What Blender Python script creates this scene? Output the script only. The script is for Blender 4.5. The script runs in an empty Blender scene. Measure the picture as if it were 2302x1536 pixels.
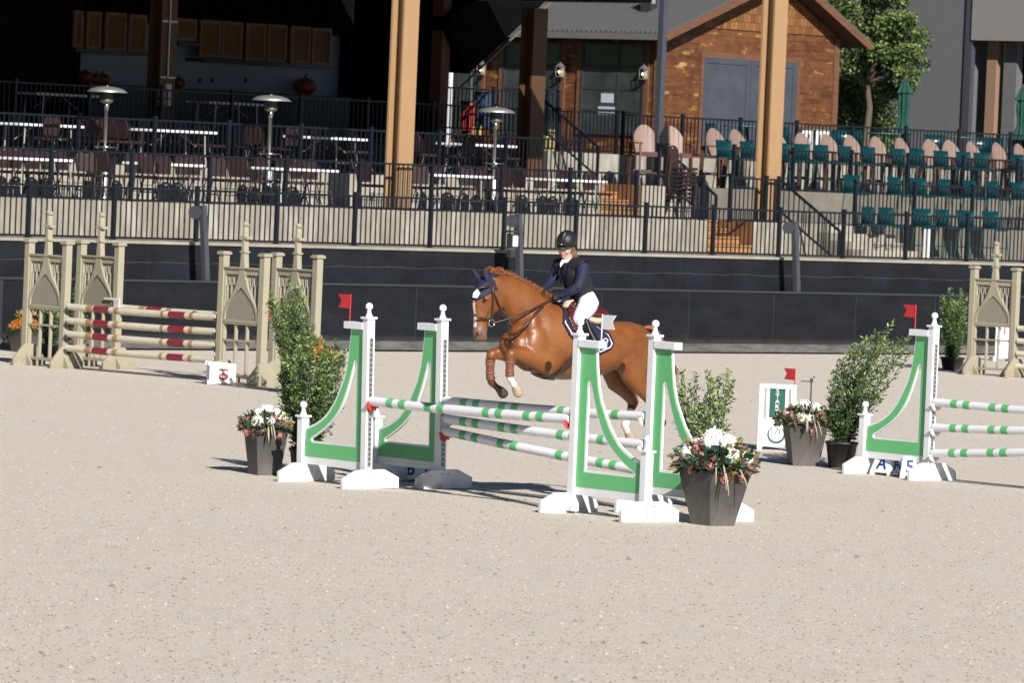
import bpy, bmesh, math, random
from mathutils import Vector, Matrix, Quaternion
R = math.radians
random.seed(11)
S = bpy.context.scene
COL = S.collection
# ------------------------------------------------------------------ camera, world, sun, exposure
CAM_H = 3.3; FPX = 12789.0; CX, CY = 1151.0, 768.0
PITCH = math.atan(393 / FPX); ROLL = R(2.4)
_fw = Vector((0, math.cos(PITCH), -math.sin(PITCH))); _r0 = Vector((1, 0, 0)); _u0 = _r0.cross(_fw)
_cr = _r0 * math.cos(ROLL) + _u0 * math.sin(ROLL); _cu = _u0 * math.cos(ROLL) - _r0 * math.sin(ROLL)
CAM = Vector((0, 0, CAM_H))
cd = bpy.data.cameras.new('camera'); cam = bpy.data.objects.new('camera', cd); COL.objects.link(cam)
M3 = Matrix((_cr, _cu, -_fw)).transposed()
cam.matrix_world = Matrix.Translation(CAM) @ M3.to_4x4()
cd.sensor_width = 36; cd.lens = FPX / 2302 * 36; cd.clip_start = 1; cd.clip_end = 3000
cd.dof.use_dof = True; cd.dof.focus_distance = 55.5; cd.dof.aperture_fstop = 9.0
S.camera = cam
SUN_AZ, SUN_EL = R(20), R(29)          # to the right of the viewer, behind the camera
sv = Vector((math.sin(SUN_AZ) * math.cos(SUN_EL), -math.cos(SUN_AZ) * math.cos(SUN_EL), math.sin(SUN_EL)))
sd = bpy.data.lights.new('sun', 'SUN'); sd.energy = 5.0; sd.angle = R(0.5); sd.color = (1, .965, .915)
so = bpy.data.objects.new('sun', sd); COL.objects.link(so); so.rotation_euler = sv.to_track_quat('Z', 'Y').to_euler()
so.location = (20, -20, 40)
w = bpy.data.worlds.new('World'); S.world = w; w.use_nodes = True
nt = w.node_tree; sk = nt.nodes.new('ShaderNodeTexSky'); sk.sky_type = 'NISHITA'; sk.sun_disc = False
sk.sun_elevation = SUN_EL; sk.sun_rotation = R(160); sk.air_density = .65; sk.dust_density = .15; sk.ozone_density = 1.5; sk.altitude = 900
nt.links.new(sk.outputs[0], nt.nodes['Background'].inputs[0]); nt.nodes['Background'].inputs[1].default_value = 0.05
S.cycles.diffuse_bounces = 3
S.view_settings.view_transform = 'Standard'; S.view_settings.look = 'None'
S.view_settings.exposure = 0.55; S.view_settings.gamma = 1
S.render.resolution_x = 1024; S.render.resolution_y = 684

# ------------------------------------------------------------------ measuring helpers (photo pixel -> place in the world)
def ray(px, py): return _fw + _cr * ((px - CX) / FPX) - _cu * ((py - CY) / FPX)
def gnd(px, py, z=0.0):
    d = ray(px, py); return CAM + d * ((z - CAM_H) / d.z)
def atY(px, py, Y):
    d = ray(px, py); return CAM + d * (Y / d.y)
def onplane(px, py, P, n):
    d = ray(px, py); return CAM + d * ((P - CAM).dot(n) / d.dot(n))
OW = gnd(0, 786); EW = gnd(1850, 797)
UD = (EW - OW).normalized(); VD = Vector((-UD.y, UD.x, 0)); ANG = math.atan2(UD.y, UD.x)
def W(u, v, z): return OW + UD * u + VD * v + Vector((0, 0, z))
def wv(px, py, v):
    p = onplane(px, py, OW + VD * v, VD); return (p - OW).dot(UD), p.z
def wu(px, py, u):
    p = onplane(px, py, OW + UD * u, UD); return (p - OW).dot(VD), p.z

# ------------------------------------------------------------------ materials
MT = {}
def mat(name, col, rough=.6, metal=0., var=0., vscale=4., bump=0., bscale=30., spec=.5, col2=None, stretch=(1, 1, 1), trans=0., emit=None, coat=0.):
    if name in MT: return MT[name]
    m = bpy.data.materials.new(name); m.use_nodes = True; t = m.node_tree; b = t.nodes['Principled BSDF']
    b.inputs['Base Color'].default_value = (*col, 1); b.inputs['Roughness'].default_value = rough
    b.inputs['Metallic'].default_value = metal; b.inputs['Specular IOR Level'].default_value = spec
    b.inputs['Coat Weight'].default_value = coat
    if trans: b.inputs['Transmission Weight'].default_value = trans
    if emit:
        b.inputs['Emission Color'].default_value = (*emit[0], 1); b.inputs['Emission Strength'].default_value = emit[1]
    if var or col2 or bump:
        tc = t.nodes.new('ShaderNodeTexCoord'); mp = t.nodes.new('ShaderNodeMapping'); mp.inputs['Scale'].default_value = stretch
        t.links.new(tc.outputs['Object'], mp.inputs[0])
    if var or col2:
        n = t.nodes.new('ShaderNodeTexNoise'); n.inputs['Scale'].default_value = vscale; n.inputs['Detail'].default_value = 6
        n.inputs['Roughness'].default_value = .65
        t.links.new(mp.outputs[0], n.inputs[0])
        r = t.nodes.new('ShaderNodeValToRGB'); r.color_ramp.elements[0].position = .3; r.color_ramp.elements[1].position = .7
        a = col; c = col2 if col2 else tuple(min(1, x * (1 + var)) for x in col)
        if not col2: a = tuple(x * (1 - var) for x in col)
        r.color_ramp.elements[0].color = (*a, 1); r.color_ramp.elements[1].color = (*c, 1)
        t.links.new(n.outputs[0], r.inputs[0]); t.links.new(r.outputs[0], b.inputs['Base Color'])
    if bump:
        n2 = t.nodes.new('ShaderNodeTexNoise'); n2.inputs['Scale'].default_value = bscale; n2.inputs['Detail'].default_value = 5
        t.links.new(mp.outputs[0], n2.inputs[0])
        bp = t.nodes.new('ShaderNodeBump'); bp.inputs['Strength'].default_value = bump; bp.inputs['Distance'].default_value = .02
        t.links.new(n2.outputs[0], bp.inputs['Height']); t.links.new(bp.outputs[0], b.inputs['Normal'])
    MT[name] = m; return m

class NT:
    """small node-building helper"""
    def __init__(s, name, rough=.7, spec=.4):
        s.m = bpy.data.materials.new(name); s.m.use_nodes = True; s.t = s.m.node_tree; s.b = s.t.nodes['Principled BSDF']
        s.b.inputs['Roughness'].default_value = rough; s.b.inputs['Specular IOR Level'].default_value = spec
        s.tc = s.t.nodes.new('ShaderNodeTexCoord')
    def n(s, kind, inp=None, **kw):
        nd = s.t.nodes.new('ShaderNode' + kind)
        for k, v in kw.items(): setattr(nd, k, v)
        for k, v in (inp or {}).items():
            if isinstance(v, bpy.types.NodeSocket): s.t.links.new(v, nd.inputs[k])
            else: nd.inputs[k].default_value = v
        return nd
    def map(s, scale=(1, 1, 1), rot=(0, 0, 0), src=None):
        return s.n('Mapping', {0: src or s.tc.outputs['Object'], 'Scale': scale, 'Rotation': rot}).outputs[0]
    def noise(s, scale, detail=6, vec=None, rough=.6, out=0):
        return s.n('TexNoise', {'Vector': vec or s.tc.outputs['Object'], 'Scale': scale, 'Detail': detail, 'Roughness': rough}).outputs[out]
    def ramp(s, fac, stops):
        r = s.n('ValToRGB', {0: fac}); cr = r.color_ramp
        while len(cr.elements) < len(stops): cr.elements.new(.5)
        for e, (p, c) in zip(cr.elements, stops): e.position = p; e.color = (*c, 1) if len(c) == 3 else c
        return r.outputs[0]
    def mix(s, fac, a, b, mode='MIX'):
        nd = s.t.nodes.new('ShaderNodeMix'); nd.data_type = 'RGBA'; nd.blend_type = mode
        for k, v in ((0, fac), (6, a), (7, b)):
            if isinstance(v, bpy.types.NodeSocket): s.t.links.new(v, nd.inputs[k])
            else: nd.inputs[k].default_value = v if k == 0 else (*v, 1)
        return nd.outputs[2]
    def col(s, sock): s.t.links.new(sock, s.b.inputs['Base Color'])
    def bump(s, h, strength=.5, dist=.02):
        b = s.n('Bump', {'Height': h, 'Strength': strength, 'Distance': dist}); s.t.links.new(b.outputs[0], s.b.inputs['Normal'])

def sand_material():
    k = NT('arena_sand', .95, .1)
    big = k.noise(.35, 5); mid = k.noise(3.2, 6); st = k.noise(1., 5, k.map((.25, 1.6, 1), (0, 0, .25)))
    fine = k.noise(52, 4, rough=.75); vfine = k.noise(120, 3, rough=.7); gr = k.noise(26, 6, rough=.8)
    c = k.ramp(gr, [(.34, (.50, .43, .35)), (.5, (.66, .58, .485)), (.66, (.78, .70, .605))])
    c = k.mix(k.ramp(mid, [(.40, (0, 0, 0)), (.68, (.6, .6, .6))]), c, (.61, .58, .535))
    c = k.mix(k.ramp(big, [(.3, (0, 0, 0)), (.75, (.4, .4, .4))]), c, (.73, .63, .51))
    c = k.mix(k.ramp(st, [(.46, (0, 0, 0)), (.72, (.4, .4, .4))]), c, (.64, .60, .55))
    sp = k.ramp(fine, [(.555, (0, 0, 0)), (.64, (.72, .72, .72))]); c = k.mix(sp, c, (.30, .24, .185))
    sp2 = k.ramp(vfine, [(.56, (0, 0, 0)), (.72, (.5, .5, .5))]); c = k.mix(sp2, c, (.77, .71, .62))
    k.col(c)
    hp_ = k.n('TexVoronoi', {'Vector': k.tc.outputs['Object'], 'Scale': 2.6}, feature='SMOOTH_F1').outputs[0]
    h = k.n('Math', {0: k.n('Math', {0: k.noise(9, 6), 1: hp_}, operation='ADD').outputs[0], 1: k.n('Math', {0: fine, 1: gr}, operation='ADD').outputs[0]}, operation='ADD').outputs[0]
    k.bump(h, .5, .020)
    return k.m
def kick_material():
    k = NT('black_kickboard', .66, .22)
    n = k.noise(2.2, 7, k.map((.5, 1, 1.3))); f = k.noise(18, 5, k.map((.4, 1, 1)))
    c = k.ramp(n, [(.35, (.0050, .0058, .0080)), (.6, (.0088, .0100, .0138)), (.8, (.020, .020, .021))])
    sc = k.ramp(f, [(.62, (0, 0, 0)), (.8, (.3, .3, .3))]); c = k.mix(sc, c, (.06, .06, .062))
    z = k.n('SeparateXYZ', {0: k.tc.outputs['Object']}).outputs
    dust = k.n('MapRange', {'Value': z[2], 'From Min': .02, 'From Max': .30, 'To Min': .75, 'To Max': 0.}).outputs[0]
    d2 = k.n('Math', {0: dust, 1: k.noise(5, 6)}, operation='MULTIPLY').outputs[0]
    c = k.mix(d2, c, (.15, .145, .135))
    # panel seams
    w_ = k.n('Math', {0: z[0], 1: 2.44}, operation='MODULO').outputs[0]
    sm = k.n('Math', {0: w_, 1: .018}, operation='LESS_THAN').outputs[0]
    c = k.mix(sm, c, (.028, .028, .032))
    k.col(c); k.bump(f, .3, .01); return k.m
def upwall_material():
    k = NT('dark_membrane_wall', .66, .22)
    n = k.noise(1.8, 7, k.map((.6, 1, 1))); st = k.noise(6, 5, k.map((3, 1, .15)))
    c = k.ramp(n, [(.35, (.0070, .0080, .0112)), (.7, (.014, .0160, .0215))])
    c = k.mix(k.ramp(st, [(.55, (0, 0, 0)), (.8, (.25, .25, .25))]), c, (.04, .044, .05))
    z = k.n('SeparateXYZ', {0: k.tc.outputs['Object']}).outputs
    wob = k.n('Math', {0: k.n('Math', {0: k.noise(.9, 4), 1: .10}, operation='MULTIPLY').outputs[0], 1: z[2]}, operation='ADD').outputs[0]
    dd = k.n('Math', {0: wob, 1: 1.485}, operation='SUBTRACT').outputs[0]
    ab = k.n('Math', {0: dd}, operation='ABSOLUTE').outputs[0]
    ln = k.n('Math', {0: ab, 1: .006}, operation='LESS_THAN').outputs[0]
    ln2 = k.n('Math', {0: ln, 1: k.noise(3, 5)}, operation='MULTIPLY').outputs[0]
    c = k.mix(ln2, c, (.085, .083, .078)); k.col(c); return k.m
def concrete_material(name, tone=1., streak=1.):
    k = NT(name, .85, .25)
    n = k.noise(1.4, 6); st = k.noise(2.2, 4, k.map((1.6, 1, .35))); f = k.noise(14, 5)
    t = tone
    c = k.ramp(n, [(.3, (.25 * t, .225 * t, .175 * t)), (.7, (.37 * t, .34 * t, .28 * t))])
    c = k.mix(k.ramp(st, [(.50, (0, 0, 0)), (.74, (.6 * streak,) * 3)]), c, (.66 * t, .65 * t, .60 * t))
    c = k.mix(k.ramp(f, [(.55, (0, 0, 0)), (.8, (.4, .4, .4))]), c, (.24 * t, .21 * t, .16 * t))
    k.col(c); k.bump(f, .25, .01); return k.m
def siding_material():
    k = NT('cedar_siding', .6, .35)
    sp = k.n('SeparateXYZ', {0: k.tc.outputs['Object']}).outputs
    xy = k.n('Math', {0: sp[0], 1: sp[1]}, operation='ADD').outputs[0]
    v = k.n('CombineXYZ', {0: xy, 1: sp[2], 2: 0.}).outputs[0]
    br = k.n('TexBrick', {'Vector': v, 'Color1': (.050, .015, .007, 1), 'Color2': (.155, .056, .020, 1), 'Mortar': (.02, .008, .004, 1), 'Scale': 1.,
                          'Mortar Size': .009, 'Brick Width': 2.6, 'Row Height': .205, 'Bias': -.1})
    g = k.noise(2.0, 8, k.map((.6, .6, 5.)), .75)
    c = k.mix(k.ramp(g, [(.35, (.0, .0, .0)), (.62, (.8, .8, .8))]), br.outputs[0], (.17, .07, .022))
    kn = k.noise(2.1, 4, k.map((.9, .9, 2.8)))
    c = k.mix(k.ramp(kn, [(.58, (0, 0, 0)), (.68, (.85, .85, .85))]), c, (.42, .25, .085))
    c = k.mix(k.ramp(k.noise(3.3, 5), [(.35, (.6, .6, .6)), (.55, (0, 0, 0))]), c, (.05, .014, .007))
    k.col(c); k.bump(br.outputs['Fac'], .5, -.02); return k.m
def shingle_material():
    k = NT('cedar_shingles', .7, .3)
    sp = k.n('SeparateXYZ', {0: k.tc.outputs['Object']}).outputs
    v = k.n('CombineXYZ', {0: sp[0], 1: sp[2], 2: 0.}).outputs[0]
    br = k.n('TexBrick', {'Vector': v, 'Color1': (.12, .045, .015, 1), 'Color2': (.26, .12, .04, 1), 'Mortar': (.05, .02, .008, 1), 'Scale': 1.,
                          'Mortar Size': .008, 'Brick Width': .13, 'Row Height': .19})
    k.col(k.mix(k.ramp(k.noise(4, 5, k.map((1, 1, .5))), [(.4, (0, 0, 0)), (.7, (.5, .5, .5))]), br.outputs[0], (.20, .085, .028)))
    return k.m
def paintdoor_material():
    k = NT('weathered_grey_paint', .65, .35)
    n = k.noise(7, 5, k.map((4, 1, .6)))
    c = k.ramp(k.noise(2, 4), [(.3, (.04, .047, .06)), (.7, (.06, .068, .085))])
    c = k.mix(k.ramp(n, [(.70, (0, 0, 0)), (.76, (.75, .75, .75))]), c, (.30, .27, .2)); k.col(c); return k.m
def osb_material():
    k = NT('plywood_board', .75, .25)
    c = k.ramp(k.noise(26, 4), [(.3, (.09, .045, .018)), (.7, (.17, .095, .04))]); k.col(c); return k.m
def pot_material():
    k = NT('slate_brown_planter', .62, .4)
    z = k.n('SeparateXYZ', {0: k.tc.outputs['Object']}).outputs
    c = k.ramp(k.noise(7, 7), [(.3, (.036, .032, .029)), (.7, (.062, .056, .051))])
    n2 = k.noise(22, 5, k.map((1, 1, .35)))
    dust = k.n('MapRange', {'Value': z[2], 'From Min': .0, 'From Max': .3, 'To Min': .95, 'To Max': .1}).outputs[0]
    d2 = k.n('Math', {0: dust, 1: n2}, operation='MULTIPLY').outputs[0]
    k.col(k.mix(d2, c, (.17, .155, .14))); k.bump(k.noise(9, 4, k.map((.3, .3, 9))), .2, .01); return k.m
def chestnut_material():
    k = NT('chestnut_coat', .42, .5)
    k.b.inputs['Coat Weight'].default_value = .16; k.b.inputs['Coat Roughness'].default_value = .42
    n = k.noise(3.5, 6); f = k.noise(90, 3, k.map((1, 1, .4)))
    c = k.ramp(n, [(.3, (.125, .037, .0070)), (.7, (.235, .080, .0150))])
    c = k.mix(k.ramp(f, [(.4, (0, 0, 0)), (.8, (.3, .3, .3))]), c, (.26, .095, .024)); k.col(c)
    h = k.n('Math', {0: k.noise(5, 5), 1: k.noise(45, 3)}, operation='ADD').outputs[0]
    k.bump(h, .12, .03); return k.m

sand = sand_material(); kick = kick_material(); upw = upwall_material()
conc = concrete_material('stained_concrete', .80); conc2 = concrete_material('pale_concrete', 1.0, .5); conc3 = concrete_material('shadowy_concrete', .5, .25); slab = concrete_material('walk_concrete', .95, .3)  # conc3: concrete copy with the right-hand walls' shade put into its tone
siding = siding_material(); shingle = shingle_material(); greyp = paintdoor_material(); osb = osb_material(); potm = pot_material(); coat = chestnut_material()
def painted(name, c0, dirt, rough=.42, amt=.8, zt=.22, chips=True):
    k = NT(name, rough, .45); z = k.n('SeparateXYZ', {0: k.tc.outputs['Object']}).outputs
    c = k.ramp(k.noise(3, 6), [(.3, tuple(x * .93 for x in c0)), (.7, c0)])
    m_ = k.n('MapRange', {'Value': z[2], 'From Min': 0., 'From Max': zt, 'To Min': amt, 'To Max': .0}).outputs[0]
    d = k.n('Math', {0: m_, 1: k.ramp(k.noise(8, 7), [(.38, (0, 0, 0)), (.62, (1, 1, 1))])}, operation='MULTIPLY').outputs[0]
    c = k.mix(d, c, dirt)
    c = k.mix(k.ramp(k.noise(5, 6, k.map((3, 3, .5))), [(.60, (0, 0, 0)), (.78, (.35, .35, .35))]), c, tuple(x * .75 for x in c0))
    if chips: c = k.mix(k.ramp(k.noise(34, 3), [(.735, (0, 0, 0)), (.75, (.7, .7, .7))]), c, dirt)
    k.col(c); k.bump(k.noise(50, 3, k.map((1, 1, .3))), .08, .01); return k.m
white = painted('white_paint', (.76, .76, .77), (.40, .35, .29))
green = painted('green_paint', (.125, .48, .18), (.22, .30, .17), .40, .4, .4)
bluegrey = mat('pole_grey', (.55, .57, .6), .4)
cream = painted('cream_paint', (.33, .30, .215), (.24, .20, .15), .5, .8, .3)
creampole = mat('cream_pole_paint', (.55, .50, .38), .4, var=.08, vscale=8)
taupe = mat('taupe_panel_paint', (.23, .215, .165), .5, var=.06)
maroon = mat('maroon_paint', (.22, .015, .03), .4, var=.15, vscale=12)
tan_ = mat('tan_paint', (.34, .19, .09), .45, var=.1)
redm = mat('red_plastic', (.52, .02, .03), .45, var=.06)
iron = mat('black_iron_rail', (.006, .009, .014), .42, spec=.35)
steel = mat('brushed_steel', (.62, .62, .60), .22, metal=1.)
dome = mat('heater_reflector', (.50, .49, .46), .42, metal=.75, var=.1)
darkm = mat('dark_metal', (.03, .032, .036), .5)
tabtop = mat('white_plastic_top', (.78, .78, .80), .4)
tleg = mat('grey_tube', (.42, .45, .42), .35, metal=.4)
brownseat = mat('brown_vinyl', (.032, .015, .013), .5, var=.15, vscale=9)
brownleg = mat('brown_tube', (.035, .02, .017), .35, metal=.3)
orangebeam = mat('ochre_steel_paint', (.33, .20, .10), .5, var=.05, vscale=2.5)
darkbeam = mat('ochre_steel_paint_shade', (.50, .27, .10), .55, var=.05)
brownbeam = mat('brown_timber', (.10, .045, .025), .7, var=.2)
roofmetal = mat('grey_roof_metal', (.095, .092, .094), .4, metal=.1, var=.06)
gutter = mat('gutter_metal', (.13, .125, .12), .45)
cedartrim = mat('cedar_trim', (.125, .056, .028), .6, var=.25, vscale=3, stretch=(1, 1, 4))
woodstep = mat('step_wood', (.34, .165, .055), .6, var=.22, vscale=3, stretch=(.6, .6, 5))
glassd = mat('window_glass', (.035, .042, .045), .08, spec=.9, var=.5, vscale=1.5)
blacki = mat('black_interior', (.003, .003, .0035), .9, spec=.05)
intwhite = mat('shaded_white', (.17, .20, .25), .6)  # white wall, pavilion shade put into its dark bluish colour
intdark = mat('interior_brown', (.010, .005, .003), .9, var=.3, spec=.1)
greywall = mat('grey_stucco', (.11, .11, .117), .85, var=.05, bump=.1, bscale=60)
beigebeam = mat('beige_stucco', (.20, .19, .175), .85, var=.03, bump=.1, bscale=60)
polywood = mat('taupe_slat', (.23, .155, .125), .55, var=.08, vscale=5)
polyleg = mat('brown_slat', (.075, .033, .021), .55, var=.1, vscale=5)
forest = mat('forest_canvas', (.002, .045, .03), .8, var=.2, vscale=6)
tablegreen = mat('green_table', (.055, .19, .13), .35)
navy = mat('navy_cloth', (.006, .009, .034), .75, var=.12, vscale=30, bump=.15, bscale=120)
vestm = mat('black_vest', (.008, .007, .009), .7, bump=.2, bscale=90)
breech = mat('white_breeches', (.66, .67, .74), .75, bump=.1, bscale=40)
shirt = mat('white_shirt', (.78, .79, .84), .7)
bootm = mat('black_leather', (.006, .006, .007), .28, bump=.15, bscale=25)
glovem = mat('black_glove', (.010, .010, .012), .55, bump=.15, bscale=60)
helm = mat('helmet_shell', (.008, .008, .009), .5, bump=.1, bscale=200)
helms = mat('helmet_badge', (.4, .4, .42), .3, metal=1.)
skin = mat('skin', (.52, .30, .23), .5, var=.06, vscale=20)
lips = mat('lips', (.42, .12, .11), .45)
eyem = mat('dark_eye', (.012, .008, .007), .12)
eyew = mat('eye_white', (.6, .58, .55), .3)
blond = mat('blond_hair', (.22, .14, .07), .5, var=.3, vscale=30)
leather = mat('brown_leather', (.045, .018, .011), .38, bump=.1, bscale=40)
oxblood = mat('oxblood_leather', (.075, .012, .010), .27, var=.2, vscale=8, bump=.1, bscale=30)
fleece = mat('fleece_trim', (.52, .40, .25), .9, bump=.3, bscale=90)
sock = mat('white_sock_hair', (.66, .58, .50), .7, var=.12, vscale=16)
hoofd = mat('dark_hoof', (.045, .035, .03), .45, var=.2, vscale=10)
hooft = mat('tan_hoof', (.36, .26, .18), .45, var=.25, vscale=10)
muzz = mat('pink_grey_muzzle', (.15, .085, .06), .55, var=.3, vscale=14)
darkcoat = mat('dark_lower_leg', (.085, .028, .014), .4, var=.2)
manem = mat('mane_hair', (.25, .08, .02), .5, var=.35, vscale=40)
bootbr = mat('leg_boot_leather', (.16, .052, .025), .45, var=.2)
bootstrap = mat('boot_strap', (.22, .13, .085), .6)
chrome = mat('chrome', (.7, .7, .7), .15, metal=1.)
leafs = [mat('leaf_dark', (.018, .052, .012), .5, var=.2), mat('leaf_mid', (.075, .135, .03), .45, var=.2), mat('leaf_light', (.22, .29, .085), .45, var=.2)]
treeleaf = [mat('oak_leaf_dark', (.020, .042, .010), .6), mat('oak_leaf_mid', (.075, .12, .025), .6), mat('oak_leaf_light', (.15, .20, .05), .6)]
tealleaf = mat('teal_leaf', (.014, .062, .036), .5, var=.2); oliveleaf = mat('olive_leaf', (.20, .19, .035), .6, var=.2)
brownleaf = mat('brown_leaf', (.21, .125, .085), .6, var=.25); pinkfl = mat('mauve_bloom', (.36, .13, .12), .7, var=.25, vscale=30)
peach = mat('peach_tip', (.62, .32, .12), .6); petal = mat('white_petal', (.78, .80, .70), .7); grassm = mat('dried_grass', (.42, .36, .26), .8)
succ = mat('mauve_succulent', (.34, .25, .235), .55, var=.15); orangefl = mat('orange_mum', (.52, .15, .012), .8, var=.3, vscale=50)
bark = mat('grey_bark', (.09, .07, .05), .9, var=.2); soil = mat('potting_soil', (.03, .022, .015), .95)
plasticpot = mat('black_nursery_pot', (.016, .015, .015), .5)
signgreen = mat('sign_green', (.008, .085, .062), .45); ink = mat('navy_ink', (.008, .03, .20), .5); redink = mat('red_ink', (.45, .015, .02), .5)
pumpkin = mat('pumpkin_skin', (.13, .028, .006), .5, var=.15); galv = mat('galvanised', (.36, .37, .37), .4, metal=.6)
woodpole = mat('grey_wood_pole', (.045, .048, .058), .8, var=.3, vscale=5, stretch=(1, 1, .2)); lampw = mat('lamp_glass', (.8, .78, .7), .3)
bulb = mat('lit_bulb', (1, .7, .35), .4, emit=((1, .62, .25), 9.)); lantern = mat('lantern_metal', (.22, .23, .25), .4, metal=.5)
lglass = mat('lantern_glass', (.30, .26, .22), .35)
def chair_green_material():
    k = NT('green_perforated', .26, .6)
    sp = k.n('SeparateXYZ', {0: k.tc.outputs['Object']}).outputs
    v = k.n('CombineXYZ', {0: sp[0], 1: sp[2], 2: 0.}).outputs[0]
    br = k.n('TexBrick', {'Vector': v, 'Color1': (.003, .070, .078, 1), 'Color2': (.005, .095, .104, 1), 'Mortar': (.001, .014, .018, 1), 'Scale': 1.,
                          'Mortar Size': .008, 'Brick Width': .045, 'Row Height': .026})
    k.col(br.outputs[0]); return k.m
cgreen = chair_green_material(); cgreenleg = mat('green_tube', (.005, .055, .048), .4)

# ------------------------------------------------------------------ mesh helpers
class MB:
    def __init__(s): s.v = []; s.f = []; s.m = []; s.sm = []
    def add(s, vs, fs, mi=0, smooth=False):
        o = len(s.v); s.v += [Vector(x) for x in vs]
        for f in fs: s.f.append([i + o for i in f]); s.m.append(mi); s.sm.append(smooth)
    def box(s, c, d, rz=0, mi=0, M=None):
        x, y, z = d[0] / 2, d[1] / 2, d[2] / 2
        vs = [Vector((a * x, b * y, e * z)) for a in (-1, 1) for b in (-1, 1) for e in (-1, 1)]
        mm = M if M is not None else Matrix.Rotation(rz, 3, 'Z')
        vs = [mm @ p + Vector(c) for p in vs]
        s.add(vs, [(0, 1, 3, 2), (4, 6, 7, 5), (0, 4, 5, 1), (2, 3, 7, 6), (0, 2, 6, 4), (1, 5, 7, 3)], mi)
    def b2(s, lo, hi, mi=0):
        s.box([(a + b) / 2 for a, b in zip(lo, hi)], [abs(b - a) for a, b in zip(lo, hi)], mi=mi)
    def bar(s, a, b, wd, dp, mi=0, up=Vector((0, 0, 1))):
        a = Vector(a); b = Vector(b); t = (b - a); L = t.length; t.normalize()
        x = t.cross(up)
        if x.length < 1e-4: x = Vector((1, 0, 0))
        x.normalize(); y = x.cross(t)
        M = Matrix((x, y, t)).transposed(); s.box((a + b) / 2, (wd, dp, L), mi=mi, M=M)
    def tube(s, pts, r, n=8, mi=0, cap=True, smooth=True, asp=None):
        pts = [Vector(p) for p in pts]; rr = r if isinstance(r, (list, tuple)) else [r] * len(pts)
        rings = []; ref = None
        for i, p in enumerate(pts):
            t = (pts[min(i + 1, len(pts) - 1)] - pts[max(i - 1, 0)])
            if t.length < 1e-9: t = Vector((0, 0, 1))
            t.normalize()
            if ref is None: ref = Vector((0, 0, 1)) if abs(t.z) < .9 else Vector((1, 0, 0))
            x = ref - t * ref.dot(t); x.normalize(); y = t.cross(x); ref = x
            q = rr[i]
            rings.append([p + x * (math.cos(2 * math.pi * k / n) * q) + y * (math.sin(2 * math.pi * k / n) * q) for k in range(n)])
        vs = [a for g in rings for a in g]; fs = []
        for i in range(len(pts) - 1):
            for k in range(n):
                a = i * n + k; b = i * n + (k + 1) % n; fs.append((a, b, b + n, a + n))
        s.add(vs, fs, mi, smooth)
        if cap:
            s.add(rings[0], [tuple(range(n))[::-1]], mi); s.add(rings[-1], [tuple(range(n))], mi)
    def lathe(s, prof, c=(0, 0, 0), n=16, mi=0, smooth=True, sq=None):
        c = Vector(c); vs = []; fs = []
        for r, z in prof:
            for k in range(n):
                a = 2 * math.pi * k / n; vs.append(c + Vector((r * math.cos(a), r * math.sin(a), z)))
        for i in range(len(prof) - 1):
            for k in range(n):
                a = i * n + k; b = i * n + (k + 1) % n; fs.append((a, b, b + n, a + n))
        s.add(vs, fs, mi, smooth)
        s.add(vs[:n], [tuple(range(n))[::-1]], mi); s.add(vs[-n:], [tuple(range(n))], mi)
    def ball(s, c, r, mi=0, seg=14, M=None):
        rx, ry, rz = r if isinstance(r, (list, tuple)) else (r, r, r)
        c = Vector(c); vs = []; fs = []; m = seg // 2
        for i in range(m + 1):
            th = math.pi * i / m
            for k in range(seg):
                a = 2 * math.pi * k / seg
                p = Vector((rx * math.sin(th) * math.cos(a), ry * math.sin(th) * math.sin(a), rz * math.cos(th)))
                vs.append((M @ p if M else p) + c)
        for i in range(m):
            for k in range(seg):
                a = i * seg + k; b = i * seg + (k + 1) % seg; fs.append((a, a + seg, b + seg, b))
        s.add(vs, fs, mi, True)
    def prism(s, poly, t, M, mi=0):
        """poly in local xy, extruded along local z by +-t/2; M 4x4 to place"""
        n = len(poly); a = [M @ Vector((p[0], p[1], -t / 2)) for p in poly]; b = [M @ Vector((p[0], p[1], t / 2)) for p in poly]
        s.add(a + b, [tuple(range(n))[::-1], tuple(range(n, 2 * n))] + [(i, (i + 1) % n, n + (i + 1) % n, n + i) for i in range(n)], mi)
    def frustum(s, c, a, b, h, mi=0, rz=0):
        M = Matrix.Rotation(rz, 3, 'Z'); c = Vector(c); vs = []
        for (wx, wy), z in ((a, 0), (b, h)):
            for sx, sy in ((-1, -1), (1, -1), (1, 1), (-1, 1)): vs.append(c + M @ Vector((sx * wx / 2, sy * wy / 2, z)))
        s.add(vs, [(3, 2, 1, 0), (4, 5, 6, 7), (0, 1, 5, 4), (1, 2, 6, 5), (2, 3, 7, 6), (3, 0, 4, 7)], mi)
    def mesh(s, name, mats):
        me = bpy.data.meshes.new(name); me.from_pydata([tuple(p) for p in s.v], [], s.f)
        for m in (mats if isinstance(mats, (list, tuple)) else [mats]): me.materials.append(m)
        me.polygons.foreach_set('material_index', s.m); me.polygons.foreach_set('use_smooth', s.sm); me.update(); return me
    def build(s, name, mats, parent=None, loc=None, rz=None, bevel=0):
        o = bpy.data.objects.new(name, s.mesh(name, mats)); COL.objects.link(o)
        if parent: o.parent = parent
        if loc is not None: o.location = loc
        if rz is not None: o.rotation_euler = (0, 0, rz)
        if bevel:
            b = o.modifiers.new('bevel', 'BEVEL'); b.width = bevel; b.segments = 2; b.limit_method = 'ANGLE'
        return o
def tag(o, label, cat, group=None):
    o['label'] = label; o['category'] = cat
    if group: o['group'] = group
    return o
def struct(o, kind='structure'): o['kind'] = kind; return o
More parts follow.
